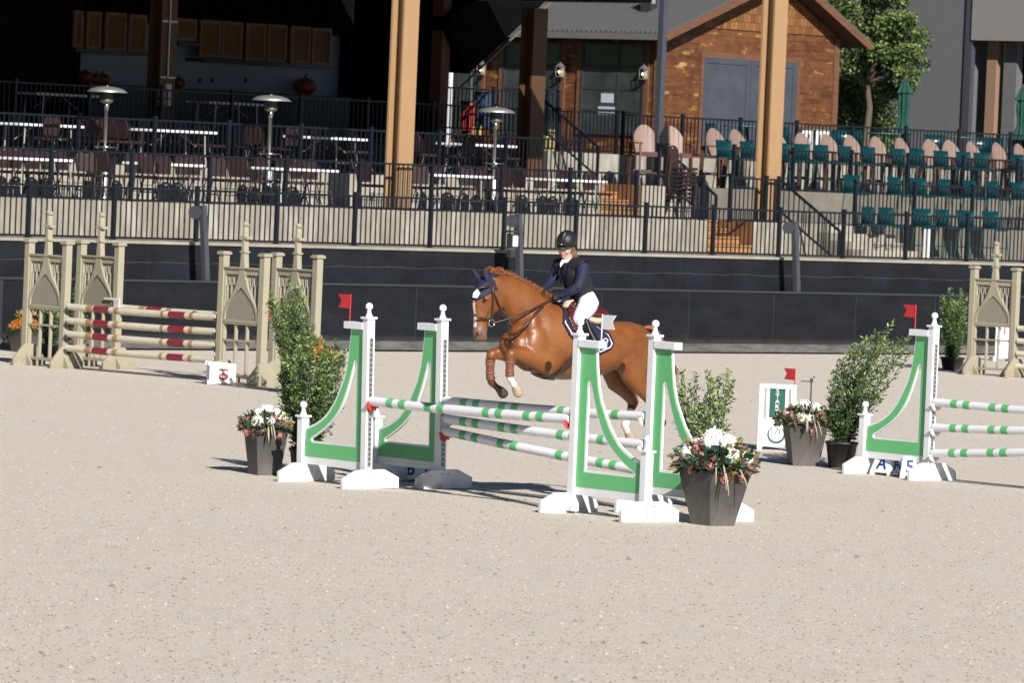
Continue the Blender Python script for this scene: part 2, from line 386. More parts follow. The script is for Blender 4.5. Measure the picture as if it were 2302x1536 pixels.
def thing(name, label, cat, loc, rz=0, group=None):
    o = bpy.data.objects.new(name, None); COL.objects.link(o); o.location = loc; o.rotation_euler = (0, 0, rz); o.empty_display_size = .1
    return tag(o, label, cat, group)
def part(name, me, parent, loc=None):
    o = bpy.data.objects.new(name, me); COL.objects.link(o); o.parent = parent
    if loc is not None: o.location = loc
    return o
def dup(root, loc, rz, label, group=None):
    def cp(o, par):
        c = o.copy(); COL.objects.link(c); c.parent = par
        for ch in list(o.children): cp(ch, c)
        return c
    r = cp(root, None); r.location = loc; r.rotation_euler = (0, 0, rz); r['label'] = label
    if group: r['group'] = group
    return r
def evalmesh(o, name):
    dg = bpy.context.evaluated_depsgraph_get(); dg.update()
    me = bpy.data.meshes.new_from_object(o.evaluated_get(dg)); me.name = name; return me
def plate(name, outer, holes, t, m, parent=None, M=None):
    """flat board with holes: outline in xz, thickness along y"""
    cu = bpy.data.curves.new(name, 'CURVE'); cu.dimensions = '2D'; cu.fill_mode = 'BOTH'; cu.extrude = t / 2
    for lp in [outer] + holes:
        sp = cu.splines.new('POLY'); sp.points.add(len(lp) - 1)
        for q, p in zip(sp.points, lp): q.co = (p[0], p[1], 0, 1)
        sp.use_cyclic_u = True
    tmp = bpy.data.objects.new(name, cu); COL.objects.link(tmp); me = evalmesh(tmp, name)
    bpy.data.objects.remove(tmp); bpy.data.curves.remove(cu)
    me.transform(Matrix.Rotation(R(90), 4, 'X'))
    if M: me.transform(M)
    me.materials.clear(); me.materials.append(m)
    o = bpy.data.objects.new(name, me); COL.objects.link(o)
    if parent: o.parent = parent
    return o
def offset_poly(pts, d):
    n = len(pts); out = []
    A = sum(pts[i][0] * pts[(i + 1) % n][1] - pts[(i + 1) % n][0] * pts[i][1] for i in range(n)); sg = 1 if A > 0 else -1
    for i in range(n):
        p0 = Vector(pts[i - 1]); p = Vector(pts[i]); p1 = Vector(pts[(i + 1) % n])
        e0 = (p - p0).normalized(); e1 = (p1 - p).normalized()
        n0 = Vector((-e0.y, e0.x)) * sg; n1 = Vector((-e1.y, e1.x)) * sg
        b = n0 + n1
        if b.length < 1e-6: b = n0
        b.normalize(); k = d / max(.35, b.dot(n0)); out.append(tuple(p + b * k))
    return out
def textmesh(txt, size, depth, m, spacing=1.):
    cu = bpy.data.curves.new('lettering', 'FONT'); cu.body = txt; cu.size = size; cu.extrude = depth; cu.align_x = 'CENTER'; cu.align_y = 'CENTER'
    cu.offset = size * .018; cu.space_character = spacing; cu.resolution_u = 3
    tmp = bpy.data.objects.new('t', cu); COL.objects.link(tmp); me = evalmesh(tmp, 'lettering'); bpy.data.objects.remove(tmp)
    me.transform(Matrix.Rotation(R(90), 4, 'X')); me.materials.clear(); me.materials.append(m); return me
def remesh(mb, voxel, smooth=3, name='body', ratio=None):
    o = mb.build(name, [coat]); md = o.modifiers.new('r', 'REMESH'); md.mode = 'VOXEL'; md.voxel_size = voxel; md.use_smooth_shade = True
    if smooth: sm = o.modifiers.new('s', 'SMOOTH'); sm.factor = .5; sm.iterations = smooth
    me = evalmesh(o, name); bpy.data.objects.remove(o); me.materials.clear()
    return me

# ------------------------------------------------------------------ ground
def plane(name, pts, m, z=0):
    mb = MB(); mb.add(pts, [tuple(range(len(pts)))], 0); return mb.build(name, m)
g = struct(plane('ground', [(-900, -300, 0), (900, -300, 0), (900, 1500, 0), (-900, 1500, 0)], sand))
# loose clods of sand on the arena surface
cl = MB(); rr = random.Random(5)
for i in range(26000):
    py = rr.uniform(800, 1536) if rr.random() < .55 else rr.uniform(1100, 1536); px = rr.uniform(-20, 2320)
    p = gnd(px, py)
    if (p - OW).dot(VD) > -.3: continue
    s_ = rr.choice((.0045, .006, .008, .0105)) * rr.uniform(.7, 1.3)
    if rr.random() < .012: s_ *= 2.0
    a = rr.uniform(0, 6.28); n = 5
    vs = [p + Vector((math.cos(a + k * 6.283 / n) * s_ * rr.uniform(.6, 1.5), math.sin(a + k * 6.283 / n) * s_ * rr.uniform(.6, 1.3), -.001)) for k in range(n)] + [p + Vector((0, 0, s_ * rr.uniform(.5, 1.0)))]
    cl.add(vs, [(k, (k + 1) % n, n) for k in range(n)], 0 if rr.random() < .8 else 1)
o = struct(cl.build('sand_clods', [mat('dark_clod', (.20, .155, .115), .95), mat('pale_clod', (.46, .39, .31), .95)]), 'stuff')
tag(o, 'small loose clods of sand scattered over the arena footing', 'sand clods')

# ------------------------------------------------------------------ walls and terraces (frame: u along the arena wall, v away from it)
U0, U1 = -9, 47
Z0, Z1, Z2, Z3 = 1.77, 2.40, 3.03, 3.66
V0, V1, V2, V3 = 1.35, 5.0, 8.6, 12.4
def wbox(mb, u0, u1, v0, v1, z0, z1, mi=0): mb.b2((u0, v0, z0), (u1, v1, z1), mi)
def wobj(name, mb, m, label=None, cat=None, kind=None, group=None):
    o = mb.build(name, m, loc=OW, rz=ANG)
    if kind: o['kind'] = kind
    if label: tag(o, label, cat, group)
    return o
mb = MB(); wbox(mb, U0, U1, 0, .06, .03, 1.14)
kb = wobj('arena_wall', mb, kick, 'long low black arena kickboard wall scuffed and dusty along the sand', 'arena wall')
mb = MB(); wbox(mb, U0, U1, -.02, .09, 1.14, 1.175); cap_ = mb.build('cap', darkm, kb)
mb = MB(); wbox(mb, U0, U1, -.016, -.001, .035, .185); mb.build('dusty_base_board', mat('dusty_rubber', (.035, .036, .04), .8, col2=(.15, .14, .125), vscale=3, stretch=(.6, 1, 3)), kb)
mb = MB(); wbox(mb, U0, U1, 1.2, 1.45, -.1, 1.74)
wobj('retaining_wall', mb, upw, 'dark membrane covered retaining wall set back above the black kickboard', 'retaining wall')
mb = MB(); wbox(mb, U0, U1, 1.17, 1.75, 1.742, Z0 + .02)
wobj('pavement', mb, slab, kind='structure')
mb = MB(); wbox(mb, U0, U1, 1.7, V1 + .05, -.1, Z0); wobj('walkway', mb, slab, kind='structure')

# stair gaps
ST1 = (wv(1590, 560, V1)[0], wv(1690, 560, V1)[0])      # wooden stair walkway -> first terrace
ST2 = (wv(1352, 470, V2)[0] , wv(1438, 470, V2)[0])       # wooden stair first -> second terrace
mb = MB()
UR = wv(1925, 540, V1)[0]; UR2 = wv(1925, 440, V2)[0]
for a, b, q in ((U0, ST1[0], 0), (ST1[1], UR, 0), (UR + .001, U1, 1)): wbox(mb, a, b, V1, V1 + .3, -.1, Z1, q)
wbox(mb, U0, U1, V1 + 1.35, V2 + .02, -.1, Z1 - .004, 2)
for a, b in ((U0, ST1[0] - .002), (ST1[1] + .002, U1)): wbox(mb, a, b, V1 + .3, V1 + 1.35, -.1, Z1 - .006)
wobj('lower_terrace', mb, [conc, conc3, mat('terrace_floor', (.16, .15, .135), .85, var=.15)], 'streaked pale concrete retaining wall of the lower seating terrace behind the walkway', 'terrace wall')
mb = MB()
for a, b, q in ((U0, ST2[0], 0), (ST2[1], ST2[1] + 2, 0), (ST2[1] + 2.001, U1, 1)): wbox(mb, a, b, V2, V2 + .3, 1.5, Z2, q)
wbox(mb, U0, U1, V2 + 1.35, V3 + .02, 1.5, Z2 - .004, 2)
for a, b in ((U0, ST2[0] - .002), (ST2[1] + .002, U1)): wbox(mb, a, b, V2 + .3, V2 + 1.35, 1.5, Z2 - .006)
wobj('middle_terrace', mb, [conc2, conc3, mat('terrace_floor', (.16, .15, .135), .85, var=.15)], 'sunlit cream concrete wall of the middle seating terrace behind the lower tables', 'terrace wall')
mb = MB(); wbox(mb, U0, U1, V3, V3 + .3, 2.0, Z3); wbox(mb, U0, 75, V3 + .3, 45, 2., Z3 - .004, 1)
UQ = wv(1230, 330, V3)[0]
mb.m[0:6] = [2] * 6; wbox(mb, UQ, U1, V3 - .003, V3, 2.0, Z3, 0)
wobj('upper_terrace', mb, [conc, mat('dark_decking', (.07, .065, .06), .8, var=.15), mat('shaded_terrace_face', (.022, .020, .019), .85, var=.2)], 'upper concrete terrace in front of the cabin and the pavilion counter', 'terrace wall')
def steps(name, us, v, z0, z1, n, m, sm, label):
    mb = MB(); t = thing(name, label, 'stairs', W(us[0], v, z0), ANG); wd = us[1] - us[0]; rise = (z1 - z0) / n; run = .30
    for k in range(n): mb.b2((.01, k * run, 0), (wd - .035, (k + 1) * run if k < n - 1 else 1.34, (k + 1) * rise - .003))
    for k in range(n): mb.b2((.0, k * run - .02, (k + 1) * rise - .035), (wd - .035, k * run, (k + 1) * rise))
    mb.build('treads', m, t)
    if m is woodstep:
        ln = MB()
        for k in range(n): ln.b2((.0, k * run - .003, (k + 1) * rise - .052), (wd - .035, k * run - .0005, (k + 1) * rise - .035)); ln.b2((0, k * run - .0025, k * rise + .001), (wd - .035, k * run - .0004, k * rise + .014))
        ln.build('shadow_strips', darkm, t)  # dark strips put in for the shade along the risers
    s2 = MB(); s2.b2((wd - .03, -.02, 0), (wd - .0, 1.3, z1 - z0 + .002)); s2.build('side_panel', sm, t)
    return t
steps('wooden_stairs', ST1, V1, Z0, Z1, 4, woodstep, mat('step_wood_shade', (.17, .075, .025), .65, var=.3, vscale=4), 'wooden steps from the walkway beside the right ochre column')  # side panel: same wood, its shade put into a darker colour
steps('wooden_stairs', ST2, V2, Z1, Z2, 4, woodstep, mat('step_wood_shade', (.17, .075, .025)), 'wooden steps climbing from the lower tables to the middle terrace')
# concrete steps right of the second column
ST3 = (wv(1835, 560, V1)[0], wv(1960, 560, V1)[0])
t = thing('concrete_stairs', 'pale concrete steps behind the railing right of the second ochre column', 'stairs', W(ST3[0], V1 - 1.2, Z0), ANG)
mb = MB()
for k in range(4): mb.b2((0, k * .3, 0), (ST3[1] - ST3[0], 1.198, (k + 1) * .155))
mb.build('treads', conc2, t)
mb = MB(); mb.b2((ST3[1] - ST3[0] + .01, -.25, 0), (ST3[1] - ST3[0] + .08, -.12, .62)); mb.build('cheek_wall', mat('white_wall_end', (.7, .7, .68), .7), t)

# ------------------------------------------------------------------ railings
def fence_panel(L, z0, z1, sp=.122):
    mb = MB(); n = max(1, round(L / sp))
    for z in (z0, z1): mb.b2((0, -.018, z - .018), (L, .018, z + .018))
    for k in range(1, n): x = k * L / n; mb.b2((x - .0095, -.0095, z0 + .018), (x + .0095, .0095, z1 - .018))
    return mb
def railing(label, u0, u1, v, zb, h=.84, spacing=1.95, first=None, low=.07, group='black picket railings along the terraces'):
    t = thing('railing', label, 'railing', W(u0, v, zb), ANG, group)
    us = [u0]; x = (first if first is not None else u0 + spacing)
    while x < u1 - .3: us.append(x); x += spacing
    us.append(u1); cache = {}
    for a in us:
        mb = MB(); mb.b2((-.033, -.033, -.02), (.033, .033, h + low + .05)); mb.b2((-.04, -.04, h + low + .05), (.04, .04, h + low + .075)); mb.b2((-.06, -.06, -.003), (.06, .06, .012))
        part('post', cache.setdefault('post', mb.mesh('post', iron)), t, (a - u0, 0, 0))
    for a, b in zip(us, us[1:]):
        L = round(b - a, 3)
        if L not in cache: cache[L] = fence_panel(L - .066, low, low + h).mesh('picket_panel', iron)
        part('picket_panel', cache[L], t, (a - u0 + .033, 0, 0))
    return t
railing('long black picket railing on the pavement right above the arena wall', -3.9, 42, 1.5, Z0 + .02, first=-2.0, h=.84, low=.04)
f1 = wv(1578, 480, V1 + .12)[0]
railing('black picket railing along the front edge of the lower terrace tables', -4.0, f1, V1 + .12, Z1, h=.83, low=.03)
railing('short black picket railing around the foot of the right ochre column', wv(1640, 480, V1 + .12)[0], wv(1748, 490, V1 + .12)[0], V1 + .12, Z1, h=.83, low=.03, spacing=1.1)
railing('black picket railing on the lower terrace in front of the green bar chairs', wv(1921, 480, V1 + .12)[0], 46, V1 + .12, Z1, h=.83, low=.03)
f2 = wv(1305, 330, V2 + .12)[0]
railing('black picket railing behind the lower tables, below the steel patio heaters', -3.0, f2, V2 + .12, Z2, h=.83, low=.03, first=wv(175, 330, V2 + .12)[0])
railing('black picket railing on the middle terrace in front of the tall slatted chairs', wv(1650, 350, V2 + .12)[0], 47, V2 + .12, Z2, h=.83, low=.03)
railing('black picket railing in front of the cabin and the round green tables', wv(1400, 300, V3 + .12)[0], 50, V3 + .12, Z3, h=.80, low=.06)
railing('shadowed black picket railing behind the upper row of tables', -2, wv(1395, 250, V3 + .12)[0] - .1, V3 + .12, Z3, h=.80, low=.06)
railing('black picket porch railing before the cabin windows', wv(985, 210, 15.2)[0], wv(1255, 220, 15.2)[0], 15.2, Z3 + .36, h=.86, low=.06, spacing=1.75)
def handrail(p0, p1, va, label):
    """sloping stair rail, p0 upper pixel, p1 lower pixel; both in the plane u = const"""
    u = wv(p0[0], p0[1], va)[0]; v0, z0 = wu(p0[0], p0[1], u); v1, z1 = wu(p1[0], p1[1], u)
    t = thing('stair_railing', label, 'stair railing', W(u, v0, z0), ANG, 'sloping stair handrails'); mb = MB()
    d = Vector((0, v1 - v0, z1 - z0)); q = Vector((0, 0, -.62))
    mb.bar((0, 0, 0), d, .045, .045); mb.bar(q, d + q, .035, .035)
    mb.bar((0, 0, 0), (0, 0, -.95), .05, .05); mb.bar(d, d + Vector((0, 0, -.85)), .05, .05); mb.build('rail_frame', iron, t)
    m2 = MB(); n = 12
    for k in range(1, n): m2.bar(d * (k / n), d * (k / n) + q, .018, .018)
    m2.build('pickets', iron, t)
handrail((1222, 224), (1345, 330), V3 + .2, 'sloping black stair railing below the cabin windows')
handrail((1483, 322), (1610, 440), V2 + .3, 'sloping black stair railing behind the stack of brown chairs')
handrail((1752, 402), (1888, 520), V1 + .3, 'sloping black stair railing right of the second ochre column')

# ------------------------------------------------------------------ pavilion
def hbeam(name, px, py, v, zb, zt, label, m, wd=.40, dp=.34):
    u = wv(px, py, v)[0]; t = thing(name, label, 'column', W(u, v, zb), ANG, 'steel columns of the pavilion')
    mb = MB(); H = zt - zb
    mb.b2((-wd / 2, -dp / 2, .02), (wd / 2, -dp / 2 + .045, H)); mb.b2((-wd / 2, dp / 2 - .045, .02), (wd / 2, dp / 2, H)); mb.b2((-.02, -dp / 2 + .045, .02), (.02, dp / 2 - .045, H))
    mb.build('beam', m, t)
    m2 = MB(); m2.b2((-.3, -.27, 0), (.3, .27, .022))
    for x in (-.25, .25):
        for y in (-.2, .2): m2.lathe([(.018, .022), (.018, .05)], (x, y, 0), 6)
    m2.build('base_plate', darkm, t); return t
hbeam('steel_column', 893, 470, V1 + .42, Z1, 9.5, 'sunlit ochre steel column standing left of the horse and rider', orangebeam)
hbeam('steel_column', 1722, 495, V1 + .42, Z1, 9.5, 'sunlit ochre steel column in front of the grey barn door', orangebeam)
hbeam('steel_column', 1188, 380, V2 + 2.6, Z2, 6.6, 'shaded brown steel column between the cabin windows', mat('shaded_ochre', (.07, .034, .013), .6), .42, .36)  # ochre paint with the shade under the deck put into the colour
c4 = hbeam('steel_column', 357, 300, V3 + .5, Z3, 6.6, 'shaded column carrying the conduit and white outlet boxes', mat('shaded_ochre', (.07, .034, .013), .6), .42, .36)
mb = MB(); mb.tube([(-.02, -.21, 1.1), (-.02, -.21, 2.9)], .018, 6); mb.build('conduit', galv, c4)
for x, z in ((-.02, .92), (-.02, .78), (-.2, .78), (-.02, .62), (-.2, .62)): mb = MB(); mb.box((x, -.23, z), (.13, .06, .13)); mb.build('outlet_box', mat('outlet_white', (.5, .5, .5), .5), c4)
mb = MB(); mb.b2((-.21, -.2, 2.2), (.21, -.175, 2.24)); mb.b2((-.21, -.2, 1.1), (.21, -.175, 1.13)); mb.build('strap', galv, c4)
UE = wv(1215, 10, V2 + 2.6)[0] + .4
pv = None
pv = thing('pavilion', 'deep dark open pavilion with a white counter wall and boarded windows', 'pavilion', OW, ANG)
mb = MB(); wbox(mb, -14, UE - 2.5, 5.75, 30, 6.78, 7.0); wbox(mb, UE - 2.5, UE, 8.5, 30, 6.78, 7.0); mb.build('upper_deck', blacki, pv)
mb = MB()
uw0, uw1 = wv(160, 100, 18)[0], wv(765, 120, 18)[0]
wbox(mb, -14, uw0, 17.7, 18.3, Z3, 6.775); wbox(mb, uw1, wv(985, 120, 18)[0], 17.7, 18.3, Z3, 6.775); wbox(mb, uw0, uw1, 18.1, 18.3, Z3, 6.775); mb.build('back_wall', intdark, pv)
mb = MB(); wbox(mb, UE, UE + .12, 8.5, 20, 6.76, 7.0); mb.build('edge_gutter', mat('pale_gutter', (.22, .23, .22), .5), pv)
mb = MB(); zt = wv(400, 10, 18)[1]
wbox(mb, uw0, uw1, 18.02, 18.1, Z3 + 1.0, 6.5); mb.build('white_wall', intwhite, pv)
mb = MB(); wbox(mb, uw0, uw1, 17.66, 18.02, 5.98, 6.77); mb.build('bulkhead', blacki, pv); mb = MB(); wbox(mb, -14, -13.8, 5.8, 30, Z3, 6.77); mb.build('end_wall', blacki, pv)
mb = MB(); wbox(mb, uw0, uw1, 17.35, 18.0, Z3, Z3 + .98); mb.build('counter', darkm, pv)
mb = MB(); wbox(mb, wv(820, 90, 17.65)[0], wv(862, 90, 17.65)[0], 17.63, 17.69, Z3, wv(840, 68, 17.65)[1]); mb.build('door', mat('dark_blue_door', (.012, .014, .022), .6), pv)
def board(x0, y0, x1, y1, sill=True):
    a, zt_ = wv((x0), y0, 17.6); b, _ = wv(x1, y0, 17.6); zb_ = wv((x0), y1, 17.6)[1]
    t = bpy.data.objects.new('boarded_window', None); COL.objects.link(t); t.parent = pv
    m1 = MB(); fr = .07
    m1.b2((a, 17.56, zb_), (a + fr, 17.62, zt_)); m1.b2((b - fr, 17.56, zb_), (b, 17.62, zt_)); m1.b2((a + fr, 17.56, zt_ - fr), (b - fr, 17.62, zt_)); m1.b2((a + fr, 17.56, zb_), (b - fr, 17.62, zb_ + fr))
    m1.build('frame', mat('pine_frame', (.17, .10, .045), .7, var=.1), t)
    m2 = MB(); m2.b2((a + fr, 17.585, zb_ + fr), (b - fr, 17.61, zt_ - fr)); m2.build('panel', osb, t)
for x0, y0, x1, y1 in ((165, 22, 186, 106), (194, 24, 227, 109), (236, 26, 283, 113), (289, 31, 329, 115), (394, 39, 441, 90), (449, 43, 496, 126), (498, 46, 545, 130), (553, 50, 597, 135), (601, 53, 644, 138), (653, 57, 697, 141), (701, 61, 744, 144)):
    board(x0, y0, x1, y1)
mb = MB()
for x0, y0, x1, y1 in ((160, 106, 330, 118), (392, 92, 442, 99), (447, 129, 746, 152)):
    a, z = wv(x0, y0, 17.6); b, _ = wv(x1, y0, 17.6); mb.b2((a, 17.45, z - .08), (b, 18.0, z - .01))
mb.build('ledge', darkm, pv)
mb = MB(); wbox(mb, wv(978, 100, 13.8)[0], wv(978, 100, 13.8)[0] + .25, 13.6, 13.9, Z3, 6.77); mb.build('post', brownbeam, pv)
mb = MB(); us_ = wv(978, 100, 13.8)[0]; wbox(mb, us_ + .05, us_ + .2, 13.91, 16.25, Z3, 6.775); mb.build('side_wall', blacki, pv)  # black wall added to block bounced light from the open right side
for px in (450, 478, 553):
    a, z = wv(px, 180, 18.0); mb = MB(); mb.box((a, 18.0, z), (.07, .03, .11)); mb.build('wall_outlet', darkm, pv)
mb = MB(); wbox(mb, -9, uw1 - .3, 17.30, 17.34, Z3 + .1, Z3 + .9)
# staircase to the upper deck
a0, z0_ = wv(960, 200, 14.2); a1, z1_ = wv(1180, 0, 14.2)
t = thing('staircase', 'black staircase slanting up to the deck beside the cabin', 'staircase', W(a0, 14.2, z0_), ANG)
mb = MB(); mb.bar((0, 0, .9), (a1 - a0 + .6, 0, z1_ - z0_ + .9 + .5), 1.3, 1.7, up=Vector((0, 1, 0))); mb.build('underside', blacki, t)
mb = MB(); mb.bar((0, -.9, .02), (a1 - a0 + .6, -.9, z1_ - z0_ + .02 + .5), .02, .06, up=Vector((0, 1, 0))); mb.build('stringer', gutter, t)
# black backing beyond the pavilion
mb = MB(); wbox(mb, wv(985, 120, 18)[0] - 3.2, wv(985, 120, 18)[0], 18.2, 18.5, Z3, 6.55)
# pumpkins and greenery on the counter
for i, (px, py, sz, c, lab) in enumerate(((190, 186, .17, 'squat orange pumpkin at the left end of the counter', 0), (215, 176, .14, 'small orange pumpkin behind the counter squash', 0), (230, 180, .15, 'orange pumpkin beside the green squash pile', 0), (400, 193, .15, 'orange pumpkin half hidden by the outlet column', 0), (685, 203, .24, 'large orange pumpkin alone at the right end of the counter', 0))):
    u, z = wv(px, py, 17.65); t = thing('pumpkin', c, 'pumpkin', W(u, 17.65, Z3 + .985), ANG, 'pumpkins on the counter')
    mb = MB(); vs = []; n = 32; m_ = 10
    for a in range(m_ + 1):
        th = math.pi * a / m_
        for k in range(n):
            f = 2 * math.pi * k / n; r = sz * math.sin(th) * (1 + .08 * abs(math.cos(4 * f)))
            vs.append((r * math.cos(f), r * math.sin(f), sz * .8 * (1 - math.cos(th)) * .98 - .03 * sz * math.exp(-th * 3)))
    mb.add(vs, [(a * n + k, a * n + (k + 1) % n, (a + 1) * n + (k + 1) % n, (a + 1) * n + k) for a in range(m_) for k in range(n)], 0, True); mb.build('fruit', pumpkin, t)
    mb = MB(); mb.tube([(0, 0, sz * 1.5), (.01, 0, sz * 1.75), (.05, 0, sz * 1.95)], [.03, .02, .018], 6); mb.build('stem', bark, t)

# ------------------------------------------------------------------ foliage helpers
def leafquad(mb, p, d, up, L, wd, mi):
    d = d.normalized(); s = d.cross(up)
    if s.length < 1e-3: s = Vector((1, 0, 0))
    s.normalize(); n = s.cross(d)
    a = p; b = p + d * L * .5 + s * wd / 2 - n * wd * .12; c = p + d * L; e = p + d * L * .5 - s * wd / 2 - n * wd * .12
    mb.add([a, b, c, e], [(0, 1, 2), (0, 2, 3)], mi)
def rv(r_): return Vector((r_.uniform(-1, 1), r_.uniform(-1, 1), r_.uniform(-1, 1))).normalized()
def shrub(label, base, H, spread, nst, lean=(0, 0), leafL=.045, pot=(.30, .30), seed=1, dens=1., potname='plant_pot', dark=0., cat='shrub', bottom=.0):
    r_ = random.Random(seed); t = thing('potted_shrub', label, cat, base, r_.uniform(0, .6))
    if pot:
        mb = MB(); prof = [(pot[0] * .40, 0), (pot[0] * .5, pot[1]), (pot[0] * .54, pot[1]), (pot[0] * .54, pot[1] + .03), (pot[0] * .49, pot[1] + .03), (pot[0] * .47, pot[1] - .03)]
        mb.lathe(prof, n=20); mb.build('pot', plasticpot, t)
    z0 = pot[1] if pot else 0
    st = MB(); lf = MB()
    for i in range(nst):
        a = r_.uniform(0, 6.283); k = math.sqrt(r_.random()); hh = H * r_.choice((.5, .65, .8, .9, 1.)) * r_.uniform(.9, 1.05) * (1 - .22 * k); x, y = math.cos(a) * k * spread, math.sin(a) * k * spread
        p0 = Vector((x * .15, y * .15, z0)); p2 = Vector((x + lean[0] * hh / H, y + lean[1] * hh / H, z0 + hh)); p1 = Vector((x * .75, y * .75, z0 + hh * .45))
        pts = []
        for q in range(9):
            s = q / 8; pts.append(p0 * (1 - s) ** 2 + p1 * 2 * s * (1 - s) + p2 * s * s + rv(r_) * .012)
        st.tube(pts, [.007 * (1 - .75 * q / 8) for q in range(9)], 4)
        nl = int(hh / leafL * 4.6 * dens)
        for j in range(nl):
            s = bottom + (1 - bottom) * (j + r_.random()) / nl; q = min(7, int(s * 8)); f = s * 8 - q; p = pts[q].lerp(pts[q + 1], f); tg = (pts[q + 1] - pts[q]).normalized()
            for side in range(2):
                d = (rv(r_) + tg * .7 + Vector((0, 0, .25))).normalized()
                br = r_.uniform(0, .075) if s < .9 else r_.uniform(0, .02)
                tone = r_.random() + (p.z - z0) / H * .55 - .25 - dark
                leafquad(lf, p + d * br, (d + rv(r_) * .5), rv(r_), leafL * r_.choice((.6, .9, 1.15, 1.4)), leafL * r_.uniform(.36, .56), 2 if tone > .72 else (1 if tone > .3 else 0))
    st.build('stems', bark, t); lf.build('foliage', leafs, t); return t

def square_pot(t, w0, w1, h, rz=0):
    mb = MB(); mb.frustum((0, 0, 0), (w0, w0), (w1, w1), h, 0, rz); f = w1 * 1.03; mb.frustum((0, 0, h), (f, f), (f, f), .03, 0, rz)
    mb.frustum((0, 0, h + .028), (w1 * .93, w1 * .93), (w1 * .93, w1 * .93), .006, 1, rz); return mb.build('pot', [potm, soil], t, bevel=.006)
def hydrangea(mb, c, r, r_, n=210):
    for i in range(n):
        d = rv(r_); 
        if d.z < -.4: continue
        p = c + d * r * r_.uniform(.86, 1.04); L = r * .20
        leafquad(mb, p - d * L * .2, (rv(r_) - d * .2), d, L * 1.3, L * 1.3, 0)
    mb.ball(c, r * .86, 0, 10)
def arrangement(label, base, rz, w0, w1, h, seed, mums=False, sc=1.):
    r_ = random.Random(seed); t = thing('flower_planter', label, 'planter', base, 0); square_pot(t, w0, w1, h, rz)
    if mums:
        mb = MB(); m2 = MB()
        for i in range(1500):
            a = r_.uniform(0, 6.283); k = math.sqrt(r_.random()) * w1 * .62; z = h + .02 + .16 * (1 - (k / (w1 * .62)) ** 2); p = Vector((math.cos(a) * k, math.sin(a) * k, z + r_.uniform(-.01, .02)))
            leafquad(mb, p, rv(r_) + Vector((0, 0, .4)), rv(r_), .03, .028, 0)
        for i in range(900):
            a = r_.uniform(0, 6.283); k = w1 * .6 * r_.uniform(.5, 1.05); leafquad(m2, Vector((math.cos(a) * k, math.sin(a) * k, h + r_.uniform(-.05, .1))), rv(r_), rv(r_), .045, .02, r_.choice((0, 0, 1)))
        mb.build('blossoms', orangefl, t); m2.build('leaves', leafs, t)
        m3 = MB()
        for i in range(60):
            a = r_.uniform(0, 6.283); p = Vector((r_.uniform(-.12, .12), r_.uniform(-.12, .12), h + .15)); d = (rv(r_) + Vector((0, 0, 1.2))).normalized(); leafquad(m3, p + d * r_.uniform(.02, .14), d, rv(r_), .09, .045, 0)
        m3.build('tall_leaves', mat('ochre_leaf', (.19, .15, .03), .6, var=.4), t); return t
    R1 = w1 * .57
    lv = MB()
    for i in range(620):
        a = r_.uniform(0, 6.283); k = R1 * math.sqrt(r_.uniform(.05, 1.75)); z = h + .02 + (.24 * sc) * r_.random() * (1 - .3 * (k / R1) ** 2); p = Vector((math.cos(a) * k, math.sin(a) * k, z))
        d = (Vector((p.x, p.y, .12)).normalized() + rv(r_) * .7 + Vector((0, 0, -.15 if k > R1 else .1))); leafquad(lv, p, d, rv(r_), r_.uniform(.05, .1) * sc, r_.uniform(.03, .055) * sc, r_.choice((0, 0, 0, 1, 2, 2, 3)))
    lv.build('leaves', [tealleaf, oliveleaf, brownleaf, leafs[0]], t)
    for i in range(11):
        a = 6.283 * i / 11 + r_.uniform(-.3, .3); k = R1 * r_.choice((.15, .5, .8, 1., 1.08)); mb = MB(); q = r_.uniform(.055, .085) * sc
        hydrangea(mb, Vector((math.cos(a) * k, math.sin(a) * k, h + (.25 - .13 * (k / R1) ** 2) * sc + .02)), q, r_); mb.build('hydrangea', petal, t)
    for i in range(18):
        a = 6.283 * i / 18 + r_.uniform(-.2, .2); k = R1 * r_.uniform(.75, 1.22); c = Vector((math.cos(a) * k, math.sin(a) * k, h + r_.uniform(-.05, .20) * sc)); mb = MB(); q = r_.uniform(.024, .042) * sc
        mb.ball(c, (q, q, q * 1.25), 0, 8)
        for j in range(30): leafquad(mb, c + rv(r_) * q * .8, rv(r_) + Vector((0, 0, .5)), rv(r_), q * .9, q * .4, 0)
        for j in range(10): leafquad(mb, c + Vector((0, 0, -q)), rv(r_) + Vector((0, 0, -.3)), rv(r_), q * 1.1, q * .3, 1)
        mb.build('mauve_bloom', [pinkfl, peach], t)
    for i in range(3):
        a = (3.4, 4.2, 5.6)[i] + r_.uniform(-.3, .3); c = Vector((math.cos(a) * R1 * .9, math.sin(a) * R1 * .9, h + .06)); mb = MB()
        for j in range(40):
            lat = (j / 40) ** .7 * 1.3; az = j * 2.4; d = Vector((math.cos(az) * math.sin(lat), math.sin(az) * math.sin(lat), math.cos(lat))); leafquad(mb, c + d * .01, d, Vector((0, 0, 1)), .055 + .05 * lat, .045, 0)
        mb.build('succulent', succ, t)
    mb = MB()
    for i in range(5):
        a = -1.25 + r_.uniform(-.35, .35); p = Vector((math.cos(a) * R1 * .6, math.sin(a) * R1 * .6, h + .1)); pts = []
        for q in range(7): s = q / 6; pts.append(p + Vector((math.cos(a) * .26 * s, math.sin(a) * .26 * s, .16 * s - .30 * s * s - .04 * (i % 3) * s)) * sc)
        mb.tube(pts, [.002, .003, .004, .006, .007, .006, .002], 5)
    mb.build('dried_grass', grassm, t)
    return t

